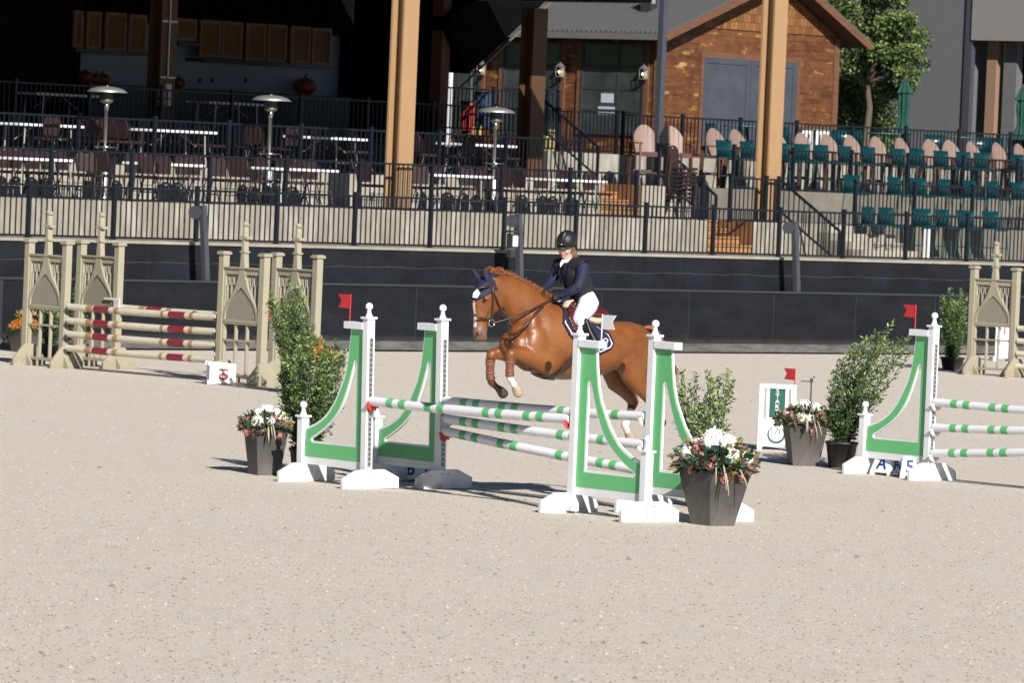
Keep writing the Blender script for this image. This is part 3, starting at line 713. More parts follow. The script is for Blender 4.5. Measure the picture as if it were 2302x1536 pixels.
# ------------------------------------------------------------------ planters and shrubs
POTA = R(-17)
arrangement('tapered grey planter of white hydrangeas left of the near green jump', gnd(594, 1068), R(25), .25, .35, .44, 3, sc=.85)
shrub('large leafy potted shrub behind the left green wing of the near jump', gnd(686, 1066), 1.33, .35, 44, lean=(.05, 0), seed=4, dens=1.2, pot=(.34, .24), dark=.10)
arrangement('low dark planter of orange mums partly behind the big left shrub', gnd(703, 872), R(30), .42, .64, .42, 8, mums=True)
shrub('tall shrub in front of the far cream wing, behind the orange mums', gnd(656, 885), 1.42, .34, 34, lean=(-.10, 0), seed=9, dens=1.1, pot=(.34, .25), dark=.12)
arrangement('large tapered planter of hydrangeas nearest the camera at the right green wing', gnd(1602, 1181), R(36), .29, .485, .49, 12, sc=1.28)
shrub('airy potted shrub behind the nearest hydrangea planter', gnd(1570, 1140), 1.32, .30, 24, lean=(.02, 0), seed=13, dens=.95, pot=(.32, .28), dark=-.02)
arrangement('tapered planter of flowers in front of the START board', gnd(1806, 1047), R(8), .30, .44, .44, 17, sc=.95)
shrub('wide leaning potted shrub left of the far right green wing', gnd(1890, 1052), 1.50, .40, 34, lean=(.52, .1), seed=18, dens=1.05, pot=(.36, .27), dark=.1)
arrangement('small planter of orange mums by the black wall at the far left', gnd(55, 792), R(35), .3, .44, .36, 21, mums=True)
shrub('potted shrub seen through the leftmost cream wing', gnd(112, 806), .70, .22, 22, seed=22, pot=(.34, .2), dark=.2)
shrub('narrow yellow-green shrub between the two leftmost cream wings', gnd(176, 806), 1.15, .12, 16, seed=23, pot=(.3, .2))
shrub('slim potted shrub standing left of the rightmost cream wing', gnd(2140, 832), 1.36, .24, 40, lean=(0, 0), seed=24, dens=1.2, pot=(.42, .2), dark=.12)

# ------------------------------------------------------------------ green and white jumps
JD = Vector((.612, -.791, 0)).normalized(); JN = Vector((.791, .612, 0)).normalized()
OUT = [(.238, 1.60), (.257, 1.422), (.29, 1.245), (.34, 1.10), (.42, .967), (.49, .86), (.566, .775), (.64, .705), (.72, .655), (.816, .609), (.92, .573), (.985, .555)]
CUT = [(.882, .437), (.868, .452), (.79, .487), (.706, .53), (.635, .57), (.566, .615), (.50, .665), (.449, .712), (.39, .78), (.335, .86), (.285, .955), (.25, 1.035), (.215, 1.12), (.185, 1.20), (.165, 1.255), (.15, 1.27), (.135, 1.255), (.135, .425), (.87, .422)]
OUT = [(x + .05, z) for x, z in OUT]; CUT = [(x + .05, z) for x, z in CUT]
def finial(mb, c):
    mb.lathe([(.036, 0), (.036, .012), (.026, .03), (.02, .044), (.024, .05), (.024, .056), (.017, .062), (.017, .07)], c, 16); mb.ball(Vector(c) + Vector((0, 0, .104)), .0385, 0, 16)
def green_wing(label, base, sgn, strip=True):
    """inner (tall) post at the origin; +x local points outward along the wing"""
    ang = math.atan2(JD.y, JD.x) + (math.pi if sgn < 0 else 0); t = thing('jump_standard', label, 'jump standard', base, ang, 'white and green jump standards')
    f = -1 if sgn < 0 else 1      # local y of the side the camera sees
    cam_y = -1 if sgn > 0 else 1  # camera side in local y
    W_ = 1.10; p = .0445
    for nm, x, h in (('tall_post', 0, 1.71), ('short_post', W_, .655)):
        mb = MB(); mb.b2((x - p, -p, .02), (x + p, p, h)); o = mb.build(nm, white, t, bevel=.004)
        mb = MB(); mb.b2((x - .062, -.062, h), (x + .062, .062, h + .022)); finial(mb, (x, 0, h + .022)); mb.build('finial', white, o, bevel=.003)
    outl = [(p, .183), (W_ - p, .183)] + [(x, z) for x, z in reversed(OUT) if x <= W_ - p + .01] + [(p, 1.60)]
    wp = plate('wing_panel', outl, [CUT], .02, white, t)
    gin = [(p + .001, .262), (W_ - p - .001, .262)] + [(min(W_ - p - .001, x - .013), z - .021) for x, z in reversed(OUT)][:-1] + [(OUT[0][0] - .018, 1.599), (p + .001, 1.599)]
    gcut = offset_poly(CUT, -.019)
    plate('green_face', gin, [gcut], .026, green, wp)
    mb = MB(); mb.b2((p, -.05, 1.60), (.365, .05, 1.672)); mb.build('top_bar', white, t, bevel=.004)
    prof = [(-.35, 0), (.35, 0), (.35, .11), (.17, .195), (-.17, .195), (-.35, .11)]
    for x in (-p - .022, W_ - (p + .022) * 1):
        if x > .5: x = W_ + (p + .022) * (1 if sgn > 0 else -1)
        if x < .5: x = -(p + .022) if sgn < 0 else (p + .022) * -1
        M = Matrix.Translation((x, 0, 0)) @ Matrix.Rotation(R(90), 4, 'Z') @ Matrix.Rotation(R(90), 4, 'X')
        mb = MB(); mb.prism(prof, .042, M); o = mb.build('foot', white, t, bevel=.004)
        xs = x + (.024 if x > .5 else -.024)
        for y in (-.04, .04):
            for z in (.05, .15): m2 = MB(); m2.tube([(xs - .004, y, z), (xs + .006, y, z)], .007, 6); m2.build('bolt', galv, o)
    if strip:
        mb = MB(); mb.b2((-p - .006, -.022, .22), (-p + .001, .022, 1.52)); o = mb.build('cup_track', galv, t)
        m2 = MB()
        for k in range(26): m2.box((-p - .0075, 0, .25 + k * .05), (.004, .016, .019))
        m2.build('track_holes', mat('track_hole', (.02, .02, .02), .6), o)
    return t
FLi = gnd(822, 1099); FRi = FLi + JD * 3.36
BLi = FLi + JN * .93; BRi = BLi + JD * 3.36
green_wing('green and white wing at the near left of the oxer, red flag on top', FLi, -1).rotation_euler.x = R(-1.5)
green_wing('green and white wing just behind the near left one', BLi, -1).rotation_euler.x = R(-1.6)
green_wing('green and white wing nearest the camera at right, white flag on top', FRi, 1)
green_wing('green and white wing behind the nearest right one, under the horse rump', BRi, 1)
RJi = gnd(2085, 1080)
green_wing('green and white wing of the separate jump at the right edge', RJi, -1)
BANDS = [(.09, .122), (.153, .186), (.286, .32), (.35, .384), (.58, .612), (.643, .676), (.78, .812), (.843, .876)]
CB = [(.13, .172, 2), (.18, .285, 1), (.317, .35, 2), (.635, .655, 2), (.687, .796, 1), (.827, .852, 2)]
def pole(name, a, b, r, bands, mats, label, group):
    a = Vector(a); b = Vector(b); t = thing(name, label, 'jump pole', a, 0, group); d = b - a; cuts = [(0, 0)]; L = d.length
    seg = []; last = 0
    for bd in bands:
        x0, x1 = bd[0], bd[1]; mi = bd[2] if len(bd) > 2 else 1
        if x0 > last: seg.append((last, x0, 0))
        seg.append((x0, x1, mi)); last = x1
    seg.append((last, 1, 0)); sg = Vector((0, 0, -.012))
    mb = MB()
    for x0, x1, mi in seg:
        n = max(1, int((x1 - x0) * 8)); pts = [d * (x0 + (x1 - x0) * k / n) + sg * math.sin(math.pi * (x0 + (x1 - x0) * k / n)) for k in range(n + 1)]
        mb.tube(pts, r, 16, mi, cap=(x0 == 0 or x1 == 1))
    mb.build('rail', mats, t); return t
def cup(p, ax, m, label, red=False):
    t = thing('jump_cup', label, 'jump cup', p, math.atan2(ax.y, ax.x), 'metal cups holding the rails'); mb = MB()
    mb.b2((-.03, -.03, -.05), (-.02, .03, .05))
    for k in range(7):
        a0 = math.pi * (1 + k / 7); a1 = math.pi * (1 + (k + 1) / 7); rr_ = .055
        q0 = Vector((0, math.cos(a0) * rr_, math.sin(a0) * rr_ + .035)); q1 = Vector((0, math.cos(a1) * rr_, math.sin(a1) * rr_ + .035)); mb.bar(q0 + Vector((.02, 0, 0)), q1 + Vector((.02, 0, 0)), .07, .006, up=Vector((1, 0, 0)))
    mb.box((-.02, 0, -.035), (.05, .022, .05)); mb.build('cup_body', m, t); return t
cupw = mat('cup_offwhite', (.55, .53, .48), .5); cupr = mat('cup_red', (.50, .035, .03), .45)
gm = [mat('pole_white', (.74, .74, .76), .38, var=.05, vscale=7, bump=.05), mat('pole_green', (.11, .46, .16), .38, var=.08, vscale=7)]; E = .075
z1_ = .885
hlist = [(FLi, .0, .885, .905, 'front', cupr, cupr, 'top rail on the near side of the oxer')]
pole('striped_pole', FLi - JN * .023 + JD * E + Vector((0, 0, .885)), FRi - JD * E + Vector((0, 0, .90)), .048, BANDS, gm, 'green banded white pole on the near side of the oxer', 'green and white poles of the oxer')
cup(FLi - JN * .022 + JD * E + Vector((0, 0, .84)), JD, cupr, 'red cup on the near left wing'); cup(FRi - JD * E + Vector((0, 0, .855)), -JD, cupr, 'red cup on the near right wing')
for k, (zl, zr, lb, m) in enumerate(((.895, .93, 'uppermost green banded pole of the far side of the oxer', cupw), (.715, .655, 'middle green banded pole of the far side of the oxer', cupw), (.59, .40, 'lowest green banded pole of the oxer, sloping to the right', cupr))):
    pole('striped_pole', BLi - JN * .02 + JD * E + Vector((0, 0, zl)), BRi - JD * E + Vector((0, 0, zr)), .048, BANDS, gm, lb, 'green and white poles of the oxer')
    cup(BLi - JN * .019 + JD * E + Vector((0, 0, zl - .045)), JD, m, ('upper', 'middle', 'lower')[k] + ' cup on the wing behind the near left one')
    cup(BRi - JD * E + Vector((0, 0, zr - .045)), -JD, cupw, ('upper', 'middle', 'lower')[k] + ' cup on the wing behind the nearest right one')
for k, (zl, zr, lb) in enumerate(((.875, .895, 'top'), (.592, .74, 'middle'), (.305, .56, 'bottom'))):
    pole('striped_pole', RJi + JD * E + Vector((0, 0, zl)), RJi + JD * 3.28 + Vector((0, 0, zr)), .046, BANDS, gm, lb + ' green banded pole of the jump at the right edge', 'green and white poles of the right jump')
    cup(RJi + JD * E + Vector((0, 0, zl - .045)), JD, cupw, lb + ' cup on the wing at the right edge')
def flag(p, px_sign, m, label, h=.27, name='jump_flag'):
    t = thing(name, label, 'flag', p, math.atan2(JD.y, JD.x), 'swallow tailed jump flags'); mb = MB(); mb.tube([(0, 0, -.03), (0, 0, h)], .0065, 8); mb.build('flag_staff', m, t)
    s = px_sign; q = .21; top = h - .005; pl = [(0, top), (s * q, top + .0), (s * q * .72, top - .065), (s * q * .95, top - .135), (0, top - .14)]
    if s < 0: pl = pl[::-1]
    plate('flag_cloth', pl, [], .006, m, t); return t
flag(FLi - JN * .043 - JD * .33 + Vector((0, 0, 1.675)), -1, redm, 'red swallow tail flag on the near left green wing')
flag(RJi - JD * .32 + Vector((0, 0, 1.675)), -1, redm, 'red swallow tail flag on the green wing at the right edge')
flag(FRi + JD * .335 + Vector((0, 0, 1.66)), 1, mat('flag_white', (.66, .67, .68), .5), 'white swallow tail flag in front of the saddle cloth')

# ------------------------------------------------------------------ cream gothic jump wings
CD = Vector((.66, -.75, 0)).normalized(); CN = Vector((.75, .66, 0)).normalized(); CW = .94
def cream_wing(label, base, d=CD, H=1.86, hs=1.):
    t = thing('gothic_wing', label, 'jump standard', base, math.atan2(d.y, d.x), 'cream gothic jump standards')
    for x in (0, CW):
        mb = MB(); mb.b2((x - .055, -.055, .02), (x + .055, .055, H)); mb.b2((x - .062, -.035, .3), (x - .055, .035, H - .1)); o = mb.build('post', cream, t, bevel=.004)
        mb = MB(); mb.b2((x - .08, -.08, H), (x + .08, .08, H + .035)); mb.b2((x - .065, -.065, H + .035), (x + .065, .065, H + .05)); mb.build('cap', cream, o, bevel=.005)
        prof = [(-.30, 0), (.30, 0), (.30, .10), (.10, .33), (-.10, .33), (-.30, .10)]
        M = Matrix.Translation((x + (.08 if x else -.08) * (-1 if not x else 1), 0, 0)) @ Matrix.Rotation(R(90), 4, 'Z') @ Matrix.Rotation(R(90), 4, 'X')
        mb = MB(); mb.prism(prof, .045, M); mb.build('foot', cream, t, bevel=.004)
        M = Matrix.Translation((x, -.05, 0)) @ Matrix.Rotation(R(90), 4, 'X'); mb = MB(); mb.prism([(-.22, 0), (.22, 0), (.22, .05), (.055, .24), (-.055, .24), (-.22, .05)], .035, M); mb.build('brace', cream, t)
    xi0, xi1 = .055, CW - .055; c = CW / 2
    mb = MB()
    mb.b2((xi0, -.055, 1.665), (xi1, .055, 1.69)); mb.b2((xi0, -.03, 1.58), (xi1, .03, 1.665)); mb.b2((xi0, -.03, .10), (xi1, .03, .14)); mb.b2((xi0, -.03, .61), (xi1, .03, .64)); mb.b2((xi0, -.035, .86), (xi1, .035, .90))
    for x in (xi0, xi1 - .03): mb.b2((x, -.03, .14), (x + .03, .03, 1.58))
    for x in (c - .145, c + .115): mb.b2((x, -.025, .14), (x + .03, .025, .86))
    mb.build('rails', cream, t, bevel=.003)
    mb = MB()
    for k in range(9):
        x = xi0 + .05 + k * (xi1 - xi0 - .1) / 8
        if abs(x - c) < .05: continue
        zb = .95 + max(0, .40 - abs(x - c)) * 1.05; mb.b2((x - .011, -.014, min(zb, 1.4)), (x + .011, .014, 1.40))
        ring = []
        for q in range(13): a = 2 * math.pi * q / 12; ring.append((x + math.cos(a) * .030, 0, 1.49 + math.sin(a) * .09))
        mb.tube(ring, .010, 5, cap=False)
    mb.build('lattice', cream, t)
    # pointed shield and spire
    sh = [(-.375, .90), (-.37, .98), (-.33, 1.09), (-.26, 1.19), (-.17, 1.275), (-.06, 1.345), (0, 1.375)]
    shp = [(c + x, z) for x, z in sh] + [(c - x, z) for x, z in reversed(sh[:-1])]
    plate('shield', shp, [], .05, taupe, t)
    bl = [(-.40, .89), (-.395, 1.02), (-.34, 1.13), (-.245, 1.25), (-.15, 1.38), (-.085, 1.53), (-.052, 1.70), (-.036, 1.86), (-.026, 2.02), (-.022, 2.2), (-.012, 2.34)]
    inn = [(-.36, .93), (-.35, 1.03), (-.30, 1.13), (-.22, 1.22), (-.13, 1.30), (0, 1.40)]
    ol = [(c + x, z) for x, z in bl] + [(c - x, z) for x, z in reversed(bl)]; il = [(c + x, z) for x, z in inn] + [(c - x, z) for x, z in reversed(inn[:-1])]
    sp_ = plate('spire', ol, [il], .085, cream, t)
    mb = MB(); mb.b2((c - .085, -.05, 2.10), (c + .085, .05, 2.135)); mb.b2((c - .06, -.05, 1.90), (c + .06, .05, 1.925)); mb.bar((c - .03, 0, 2.34), (c + .035, 0, 2.29), .09, .02); mb.build('crosspiece', cream, sp_)
    return t
C1 = gnd(57, 821); C2 = C1 + CD * CW; C5 = C2 + CD * 3.78; C3 = C1 + CN * .98; C7 = C5 + CN * .98
cream_wing('leftmost cream gothic wing with the pointed spire', C1)
cream_wing('second cream gothic wing from the left', C3)
cream_wing('cream gothic wing holding the right ends of the maroon poles, behind the 10 marker', C5)
cream_wing('cream gothic wing half hidden by the tall shrub', C7)
RC = gnd(2181, 842)
cream_wing('rightmost cream gothic wing near the right edge', RC, Vector((.72, -.69, 0)).normalized())
cm = [creampole, maroon, tan_]
for k, z in enumerate((.93, .72, .52, .31)):
    lb = ('top', 'second', 'third', 'lowest')[k]
    pole('striped_pole', C2 + CD * .11 + Vector((0, 0, z)), C5 - CD * .10 + Vector((0, 0, z + .012)), .052, CB, cm, lb + ' cream and maroon pole of the front row', 'cream and maroon poles')
    cup(C2 + CD * .09 + Vector((0, 0, z - .05)), CD, darkm, lb + ' dark cup on the leftmost cream jump'); cup(C5 - CD * .08 + Vector((0, 0, z - .038)), -CD, darkm, lb + ' dark cup at the maroon pole right ends')
C4 = C3 + CD * CW
pole('striped_pole', C4 + CD * .11 + Vector((0, 0, .93)), C7 - CD * .10 + Vector((0, 0, .95)), .052, CB, cm, 'single cream and maroon pole on the rear row', 'cream and maroon poles')
t = thing('flag_bracket', 'small white bracket on the second cream wing above the maroon poles', 'bracket', C4 + Vector((0, 0, .98)), math.atan2(CD.y, CD.x)); mb = MB(); mb.b2((-.25, -.07, .06), (.12, -.05, .09)); mb.b2((.0, -.08, -.09), (.13, -.05, .06)); mb.build('bracket_plate', white, t)
tag(plate('red_flag', [(0, 0), (.05, 0), (.05, .2), (0, .2)], [], .01, redm), 'narrow red flag seen edge on between the two cream wings by the shrub', 'flag').location = C7 + Vector((-.09, 0, .93))
RC2 = RC + Vector((.72, -.69, 0)).normalized() * CW
for k, z in enumerate((.86, .64, .42, .2)):
    q = Vector((.72, -.69, 0)).normalized(); pole('cream_pole', RC2 + q * .1 + Vector((0, 0, z)), RC2 + q * 2.6 + Vector((0, 0, z)), .05, [], cm, ('top', 'second', 'third', 'lowest')[k] + ' plain cream pole at the right edge of the photo', 'plain cream poles')
pb = gnd(2250, 812)
t = thing('marker_board', 'small white marker board with a red stripe behind the rightmost cream wing', 'sign', pb, R(15)); mb = MB(); mb.b2((-.13, -.02, .05), (.13, .02, .72)); mb.b2((-.2, -.12, 0), (-.13, .12, .08)); mb.b2((.13, -.12, 0), (.2, .12, .08)); mb.build('board', white, t); mb = MB(); mb.b2((-.05, -.026, .58), (-.03, -.02, .72)); mb.b2((.03, -.026, .50), (.06, -.02, .7)); mb.build('stripe', redm, t)

# ------------------------------------------------------------------ number blocks, START board, tripod
def block(label, base, rz, txt, txm, tilt=None, w0=.30, w1=.20, h=.27, txt2=None, trot=0):
    t = thing('number_block', label, 'marker', base, rz, 'white number and letter blocks'); mb = MB()
    mb.frustum((0, 0, .03), (w0, w0 * .9), (w1, w1 * .7), h - .03); 
    for x in (-1, 1):
        for y in (-1, 1): mb.b2((x * w0 / 2 - x * .06, y * w0 * .45 - y * .06, 0), (x * w0 / 2, y * w0 * .45, .032))
    mb.build('block_body', mat('block_white', (.72, .73, .75), .5), t, bevel=.006)
    sl = math.atan2((w0 * .9 - w1 * .7) / 2, h - .03); tm = textmesh(txt, .20, .002, txm); o = part('lettering', tm, t); o.location = (0, -(w0 * .9 + w1 * .7) / 4 - .004, h * .54); o.rotation_euler = (-sl, trot, 0)
    if txt2:
        o = part('lettering', textmesh(txt2, .20, .002, txm), t); sl = math.atan2((w0 - w1) / 2, h - .03); o.location = ((w0 + w1) / 4 + .004, 0, h * .54); o.rotation_euler = (-sl, 0, R(90))
    if tilt: t.rotation_euler = tilt
    return t
block('white block with blue letters B under the near left wings', gnd(938, 1083), R(-38), 'B', ink, txt2='B', w0=.32, h=.24)
block('white block with blue letter A on two sides under the right edge wing', gnd(1994, 1069), R(-40), 'A', ink, txt2='A', w0=.30, h=.245)
block('white block with blue number 5 by the foot of the right edge wing', gnd(2045, 1076), R(-6), '5', ink, w0=.22, w1=.16, h=.24)
tb = block('white block marked 10 in red lying on its side by the cream wing', gnd(462, 864) + Vector((0, 0, .17)), 0, '10', redink, h=.42, w0=.33, w1=.27, trot=0)
tb.rotation_euler = (0, R(90), R(12))

t = thing('start_board', 'white framed green START board with an emblem panel, red flag above', 'sign', gnd(1758, 1013), R(-4))
t.scale.x = 1.12; mb = MB()
mb.b2((-.27, -.03, .02), (-.215, .03, .80)); mb.b2((.075, -.03, .02), (.13, .03, .80)); mb.b2((-.2148, -.03, .745), (.0748, .03, .80))
mb.build('frame', white, t, bevel=.004)
mb = MB()
for x in (-.2425, .1025):
    if x > 0: mb.build('foot', white, t); mb = MB()
    M = Matrix.Translation((x, 0, 0)) @ Matrix.Rotation(R(90), 4, 'Z') @ Matrix.Rotation(R(90), 4, 'X'); mb.prism([(-.24, 0), (.24, 0), (.24, .04), (.035, .25), (-.035, .25), (-.24, .04)], .05, M)
mb.build('foot', white, t)
mb = MB(); mb.b2((-.19, -.016, .37), (-.158, .016, .744)); mb.b2((-.158, -.016, .37), (.044, .016, .39)); mb.b2((.012, -.016, .391), (.044, .016, .744)); mb.build('inner_frame', white, t)
mb = MB(); mb.b2((-.1575, -.008, .391), (.0115, .008, .744)); gp = mb.build('green_panel', signgreen, t)
for k, ch in enumerate('START'): o = part('lettering', textmesh(ch, .074, .002, white), gp); o.location = (-.073, -.0105, .715 - k * .064)
mb = MB(); mb.b2((-.2149, -.014, .04), (.0749, .014, .369)); ep = mb.build('emblem_panel', mat('panel_white', (.66, .69, .72), .5), t)
# ring with a stylised horse head
em = MB(); ring = [(-.07 + math.cos(a) * .088, -.017, .19 + math.sin(a) * .098) for a in [R(-230 + k * 280 / 24) for k in range(25)]]
em.tube(ring, [.004 + .009 * math.sin(math.pi * k / 24) for k in range(25)], 6)
em.tube([(-.115, -.017, .19), (-.12, -.017, .25), (-.118, -.017, .295), (-.10, -.017, .315), (-.095, -.017, .285), (-.07, -.017, .275), (-.045, -.017, .245)], .0035, 5)
em.tube([(-.085, -.017, .20), (-.07, -.017, .225), (-.055, -.017, .262), (-.035, -.017, .235), (-.03, -.017, .19)], .005, 5)
em.tube([(-.12, -.017, .115), (-.09, -.017, .135), (-.075, -.017, .125), (-.05, -.017, .15), (-.025, -.017, .125)], .003, 5)
em.build('emblem', signgreen, ep)
flag(gnd(1758, 1013) + Matrix.Rotation(R(-4), 3, 'Z') @ Vector((.118, 0, .80)), -1, redm, 'bright red swallow tail flag on top of the START board', h=.20)
t = thing('timing_tripod', 'thin dark tripod with a small sensor behind the START board', 'tripod', gnd(1818, 1000), 0); mb = MB()
for a in (90, 210, 330): mb.tube([(0, 0, .55), (math.cos(R(a)) * .2, math.sin(R(a)) * .2, 0)], .008, 6)
mb.tube([(0, 0, .5), (0, 0, .78)], .009, 6); mb.build('legs', darkm, t); mb = MB(); mb.box((0, 0, .80), (.04, .05, .05)); mb.box((-.07, 0, .785), (.12, .03, .012)); mb.box((.03, 0, .84), (.03, .03, .015)); mb.build('sensor_head', darkm, t)

# ------------------------------------------------------------------ leaning light poles behind the kickboard
def lightpole(label, xt, yt, xb, yb, lampbox):
    u, z = wv(xt, yt, .62); ub, zb = wv(xb, yb, .62); t = thing('light_pole', label, 'light pole', W(ub, .62, 0), ANG, 'grey wooden light poles behind the kickboard')
    d = Vector((u - ub, 0, z)); mb = MB(); mb.bar((0, 0, 0), d, .10, .10); mb.build('wooden_pole', woodpole, t)
    k = d - Vector((.16, .0, .12)); mb = MB(); M = Matrix.Rotation(R(90), 4, 'Y')
    vs = MB(); vs.lathe([(.03, -.07), (.09, -.05), (.115, .0), (.115, .05)], (0, 0, 0), 16)
    Q = Matrix.Rotation(R(-60), 3, 'Z') @ Matrix.Rotation(R(90), 3, 'X')
    for p in vs.v: p.xyz = Q @ p
    vs.v = [p + k for p in vs.v]; vs.build('floodlight', darkm, t)
    mb = MB(); mb.bar(k, k + Vector((.14, 0, 0)), .04, .04); mb.build('bracket', darkm, t)
    if lampbox:
        q = k + Vector((0, -.02, -.36)); mb = MB(); mb.box(q, (.17, .12, .26)); mb.box(q + Vector((0, 0, .17)), (.26, .16, .04)); mb.box(q + Vector((-.02, 0, -.22)), (.14, .1, .14)); mb.build('control_box', darkm, t)
        mb = MB(); mb.box(q + Vector((.0, -.072, -.0)), (.13, .03, .20)); mb.build('lamp_face', lampw, t, bevel=.02)
lightpole('leaning grey wooden light pole behind the cream jump', 456, 462, 475, 640, False)
lightpole('leaning light pole with a white lamp box, just left of the rider', 1166, 482, 1178, 640, True)
lightpole('leaning grey wooden light pole right of the rider', 1786, 498, 1803, 650, False)
mb = MB(); 
for px in (405, 1105, 1735): pass

# ------------------------------------------------------------------ terrace furniture prototypes (facing the arena = local -y)
def mk_banquet(label):
    t = thing('banquet_chair', label, 'chair', (0, 0, 0), 0, 'brown banquet chairs on the terraces')
    mb = MB(); mb.box((0, -.02, .43), (.40, .40, .055)); mb.build('seat', brownseat, t, bevel=.02)
    n = 10; pl = [(-.17, .50), (.17, .50)] + [(.19, .70)] + [(math.cos(math.pi * k / n) * .185, .76 + math.sin(math.pi * k / n) * .13) for k in range(n + 1)] + [(-.19, .70)]
    hole = [(math.cos(a) * .06, .84 + math.sin(a) * .018) for a in [2 * math.pi * k / 10 for k in range(10)]]
    o = plate('backrest', pl, [hole], .035, brownseat, t, Matrix.Translation((0, .19, 0)) @ Matrix.Rotation(R(-6), 4, 'X'))
    for sx in (-1, 1):
        for sy, nm in ((-1, 'leg'), (1, 'leg')):
            mb = MB(); mb.tube([(sx * .17, sy * .12, .42), (sx * .20, sy * .23 - (0 if sy < 0 else -.02), 0)], .0115, 6); mb.build(nm, brownleg, t)
    mb = MB(); 
    for sx in (-1, 1): mb.tube([(sx * .185, .17, .40), (sx * .20, .20, .75)], .011, 6); mb.tube([(sx * .19, -.18, .16), (sx * .19, .19, .16)], .007, 5)
    mb.tube([(-.18, -.15, .28), (.18, -.15, .28)], .007, 5); mb.build('frame', brownleg, t); return t
def mk_table(label):
    t = thing('folding_table', label, 'table', (0, 0, 0), 0, 'white folding tables on the terraces')
    mb = MB(); mb.box((0, 0, .675), (1.68, .70, .05)); mb.build('tabletop', tabtop, t, bevel=.012)
    for sx in (-1, 1):
        mb = MB()
        for sy in (-1, 1): mb.tube([(sx * .58, sy * .26, .65), (sx * .60, sy * .26, .25), (sx * .62, sy * .30, 0)], .014, 6)
        mb.tube([(sx * .60, -.26, .2), (sx * .60, .26, .2)], .012, 6); mb.build('leg_frame', tleg, t)
        mb = MB(); mb.tube([(sx * .60, 0, .4), (sx * .15, 0, .64)], .009, 5); mb.build('brace', tleg, t)
    return t
def mk_greenchair(label, H=1.02, sh=.66, cat='chair', group='green bar chairs on the terraces'):
    t = thing('bar_chair', label, cat, (0, 0, 0), 0, group)
    n = 8
    def curved(z0, z1, off, wd, bow):
        mb = MB(); vs = []
        for z, tl in ((z0, 0), (z1, .05)):
            for k in range(n + 1): a = (k / n - .5); vs.append((a * wd * (1 + (z - z0) * .15), off + tl - bow * (a * 2) ** 2, z))
        for z, tl in ((z0, 0), (z1, .05)):
            for k in range(n + 1): a = (k / n - .5); vs.append((a * wd * (1 + (z - z0) * .15), off + tl - bow * (a * 2) ** 2 + .012, z))
        m = n + 1; fs = [(k, k + 1, m + k + 1, m + k) for k in range(n)] + [(2 * m + k + 1, 2 * m + k, 3 * m + k, 3 * m + k + 1) for k in range(n)] + [(m + k, m + k + 1, 3 * m + k + 1, 3 * m + k) for k in range(n)] + [(k + 1, k, 2 * m + k, 2 * m + k + 1) for k in range(n)]
        mb.add(vs, fs, 0, True); return mb
    curved(sh + .0, H, .16, .47, .06).build('backrest', cgreen, t)
    mb = MB(); mb.box((0, -.02, sh), (.39, .37, .02)); mb.box((0, -.2, sh - .02), (.39, .015, .05)); mb.build('seat', cgreen, t, bevel=.006)
    for sx in (-1, 1):
        mb = MB(); mb.tube([(sx * .175, -.17, sh), (sx * .205, -.235, 0)], .012, 6); mb.build('leg', cgreenleg, t)
        mb = MB(); mb.tube([(sx * .195, .17, sh + .3), (sx * .18, .155, sh), (sx * .205, .225, 0)], .012, 6); mb.build('leg', cgreenleg, t)
    if sh > .5:
        mb = MB(); z = .26
        for a, b in (((-.2, -.21), (.2, -.21)), ((-.2, .2), (.2, .2)), ((-.2, -.21), (-.2, .2)), ((.2, -.21), (.2, .2))): mb.tube([(a[0], a[1], z), (b[0], b[1], z)], .009, 5)
        mb.build('footrest', cgreenleg, t)
    return t
def mk_adir(label):
    t = thing('slatted_bar_chair', label, 'chair', (0, 0, 0), 0, 'tall slatted chairs on the middle terrace')
    mb = MB(); n = 6
    for k in range(n):
        f = (k + .5) / n - .5; x = f * .50; top = 1.30 - 1.0 * f * f; y = .20 - .09 * (2 * f) ** 2; a = -f * .75
        M = Matrix.Translation((x, y, (.68 + top) / 2)) @ Matrix.Rotation(a, 4, 'Z') @ Matrix.Rotation(R(-9), 4, 'X')
        h = (top - .68) / 2; w2 = .041; ar = lambda q: h - (1.0 * ((f + q) ** 2 - f * f))
        mb.prism([(-w2, -h), (w2, -h), (w2, ar(.082)), (0, h), (-w2, ar(-.082))], .022, M @ Matrix.Rotation(R(90), 4, 'X'))
    mb.build('back_slats', polywood, t)
    mb = MB()
    for k in range(4): mb.box((0, -.22 + k * .105, .70 - k * .008), (.50, .092, .024))
    mb.build('seat', polyleg, t)
    mb = MB(); mb.box((0, -.275, .665), (.54, .024, .10)); mb.build('apron', polyleg, t)
    for sx in (-1, 1):
        mb = MB(); mb.box((sx * .30, -.05, .90), (.10, .52, .024)); mb.build('armrest', polyleg, t)
        for sy in (-.24, .22): mb = MB(); mb.bar((sx * .275, sy, .89), (sx * .285, sy * 1.15, 0), .032, .085); mb.build('leg', polyleg, t)
    mb = MB(); mb.box((0, -.26, .27), (.52, .09, .024)); mb.box((0, .2, .3), (.52, .024, .06)); mb.build('footrest', polyleg, t)
    return t
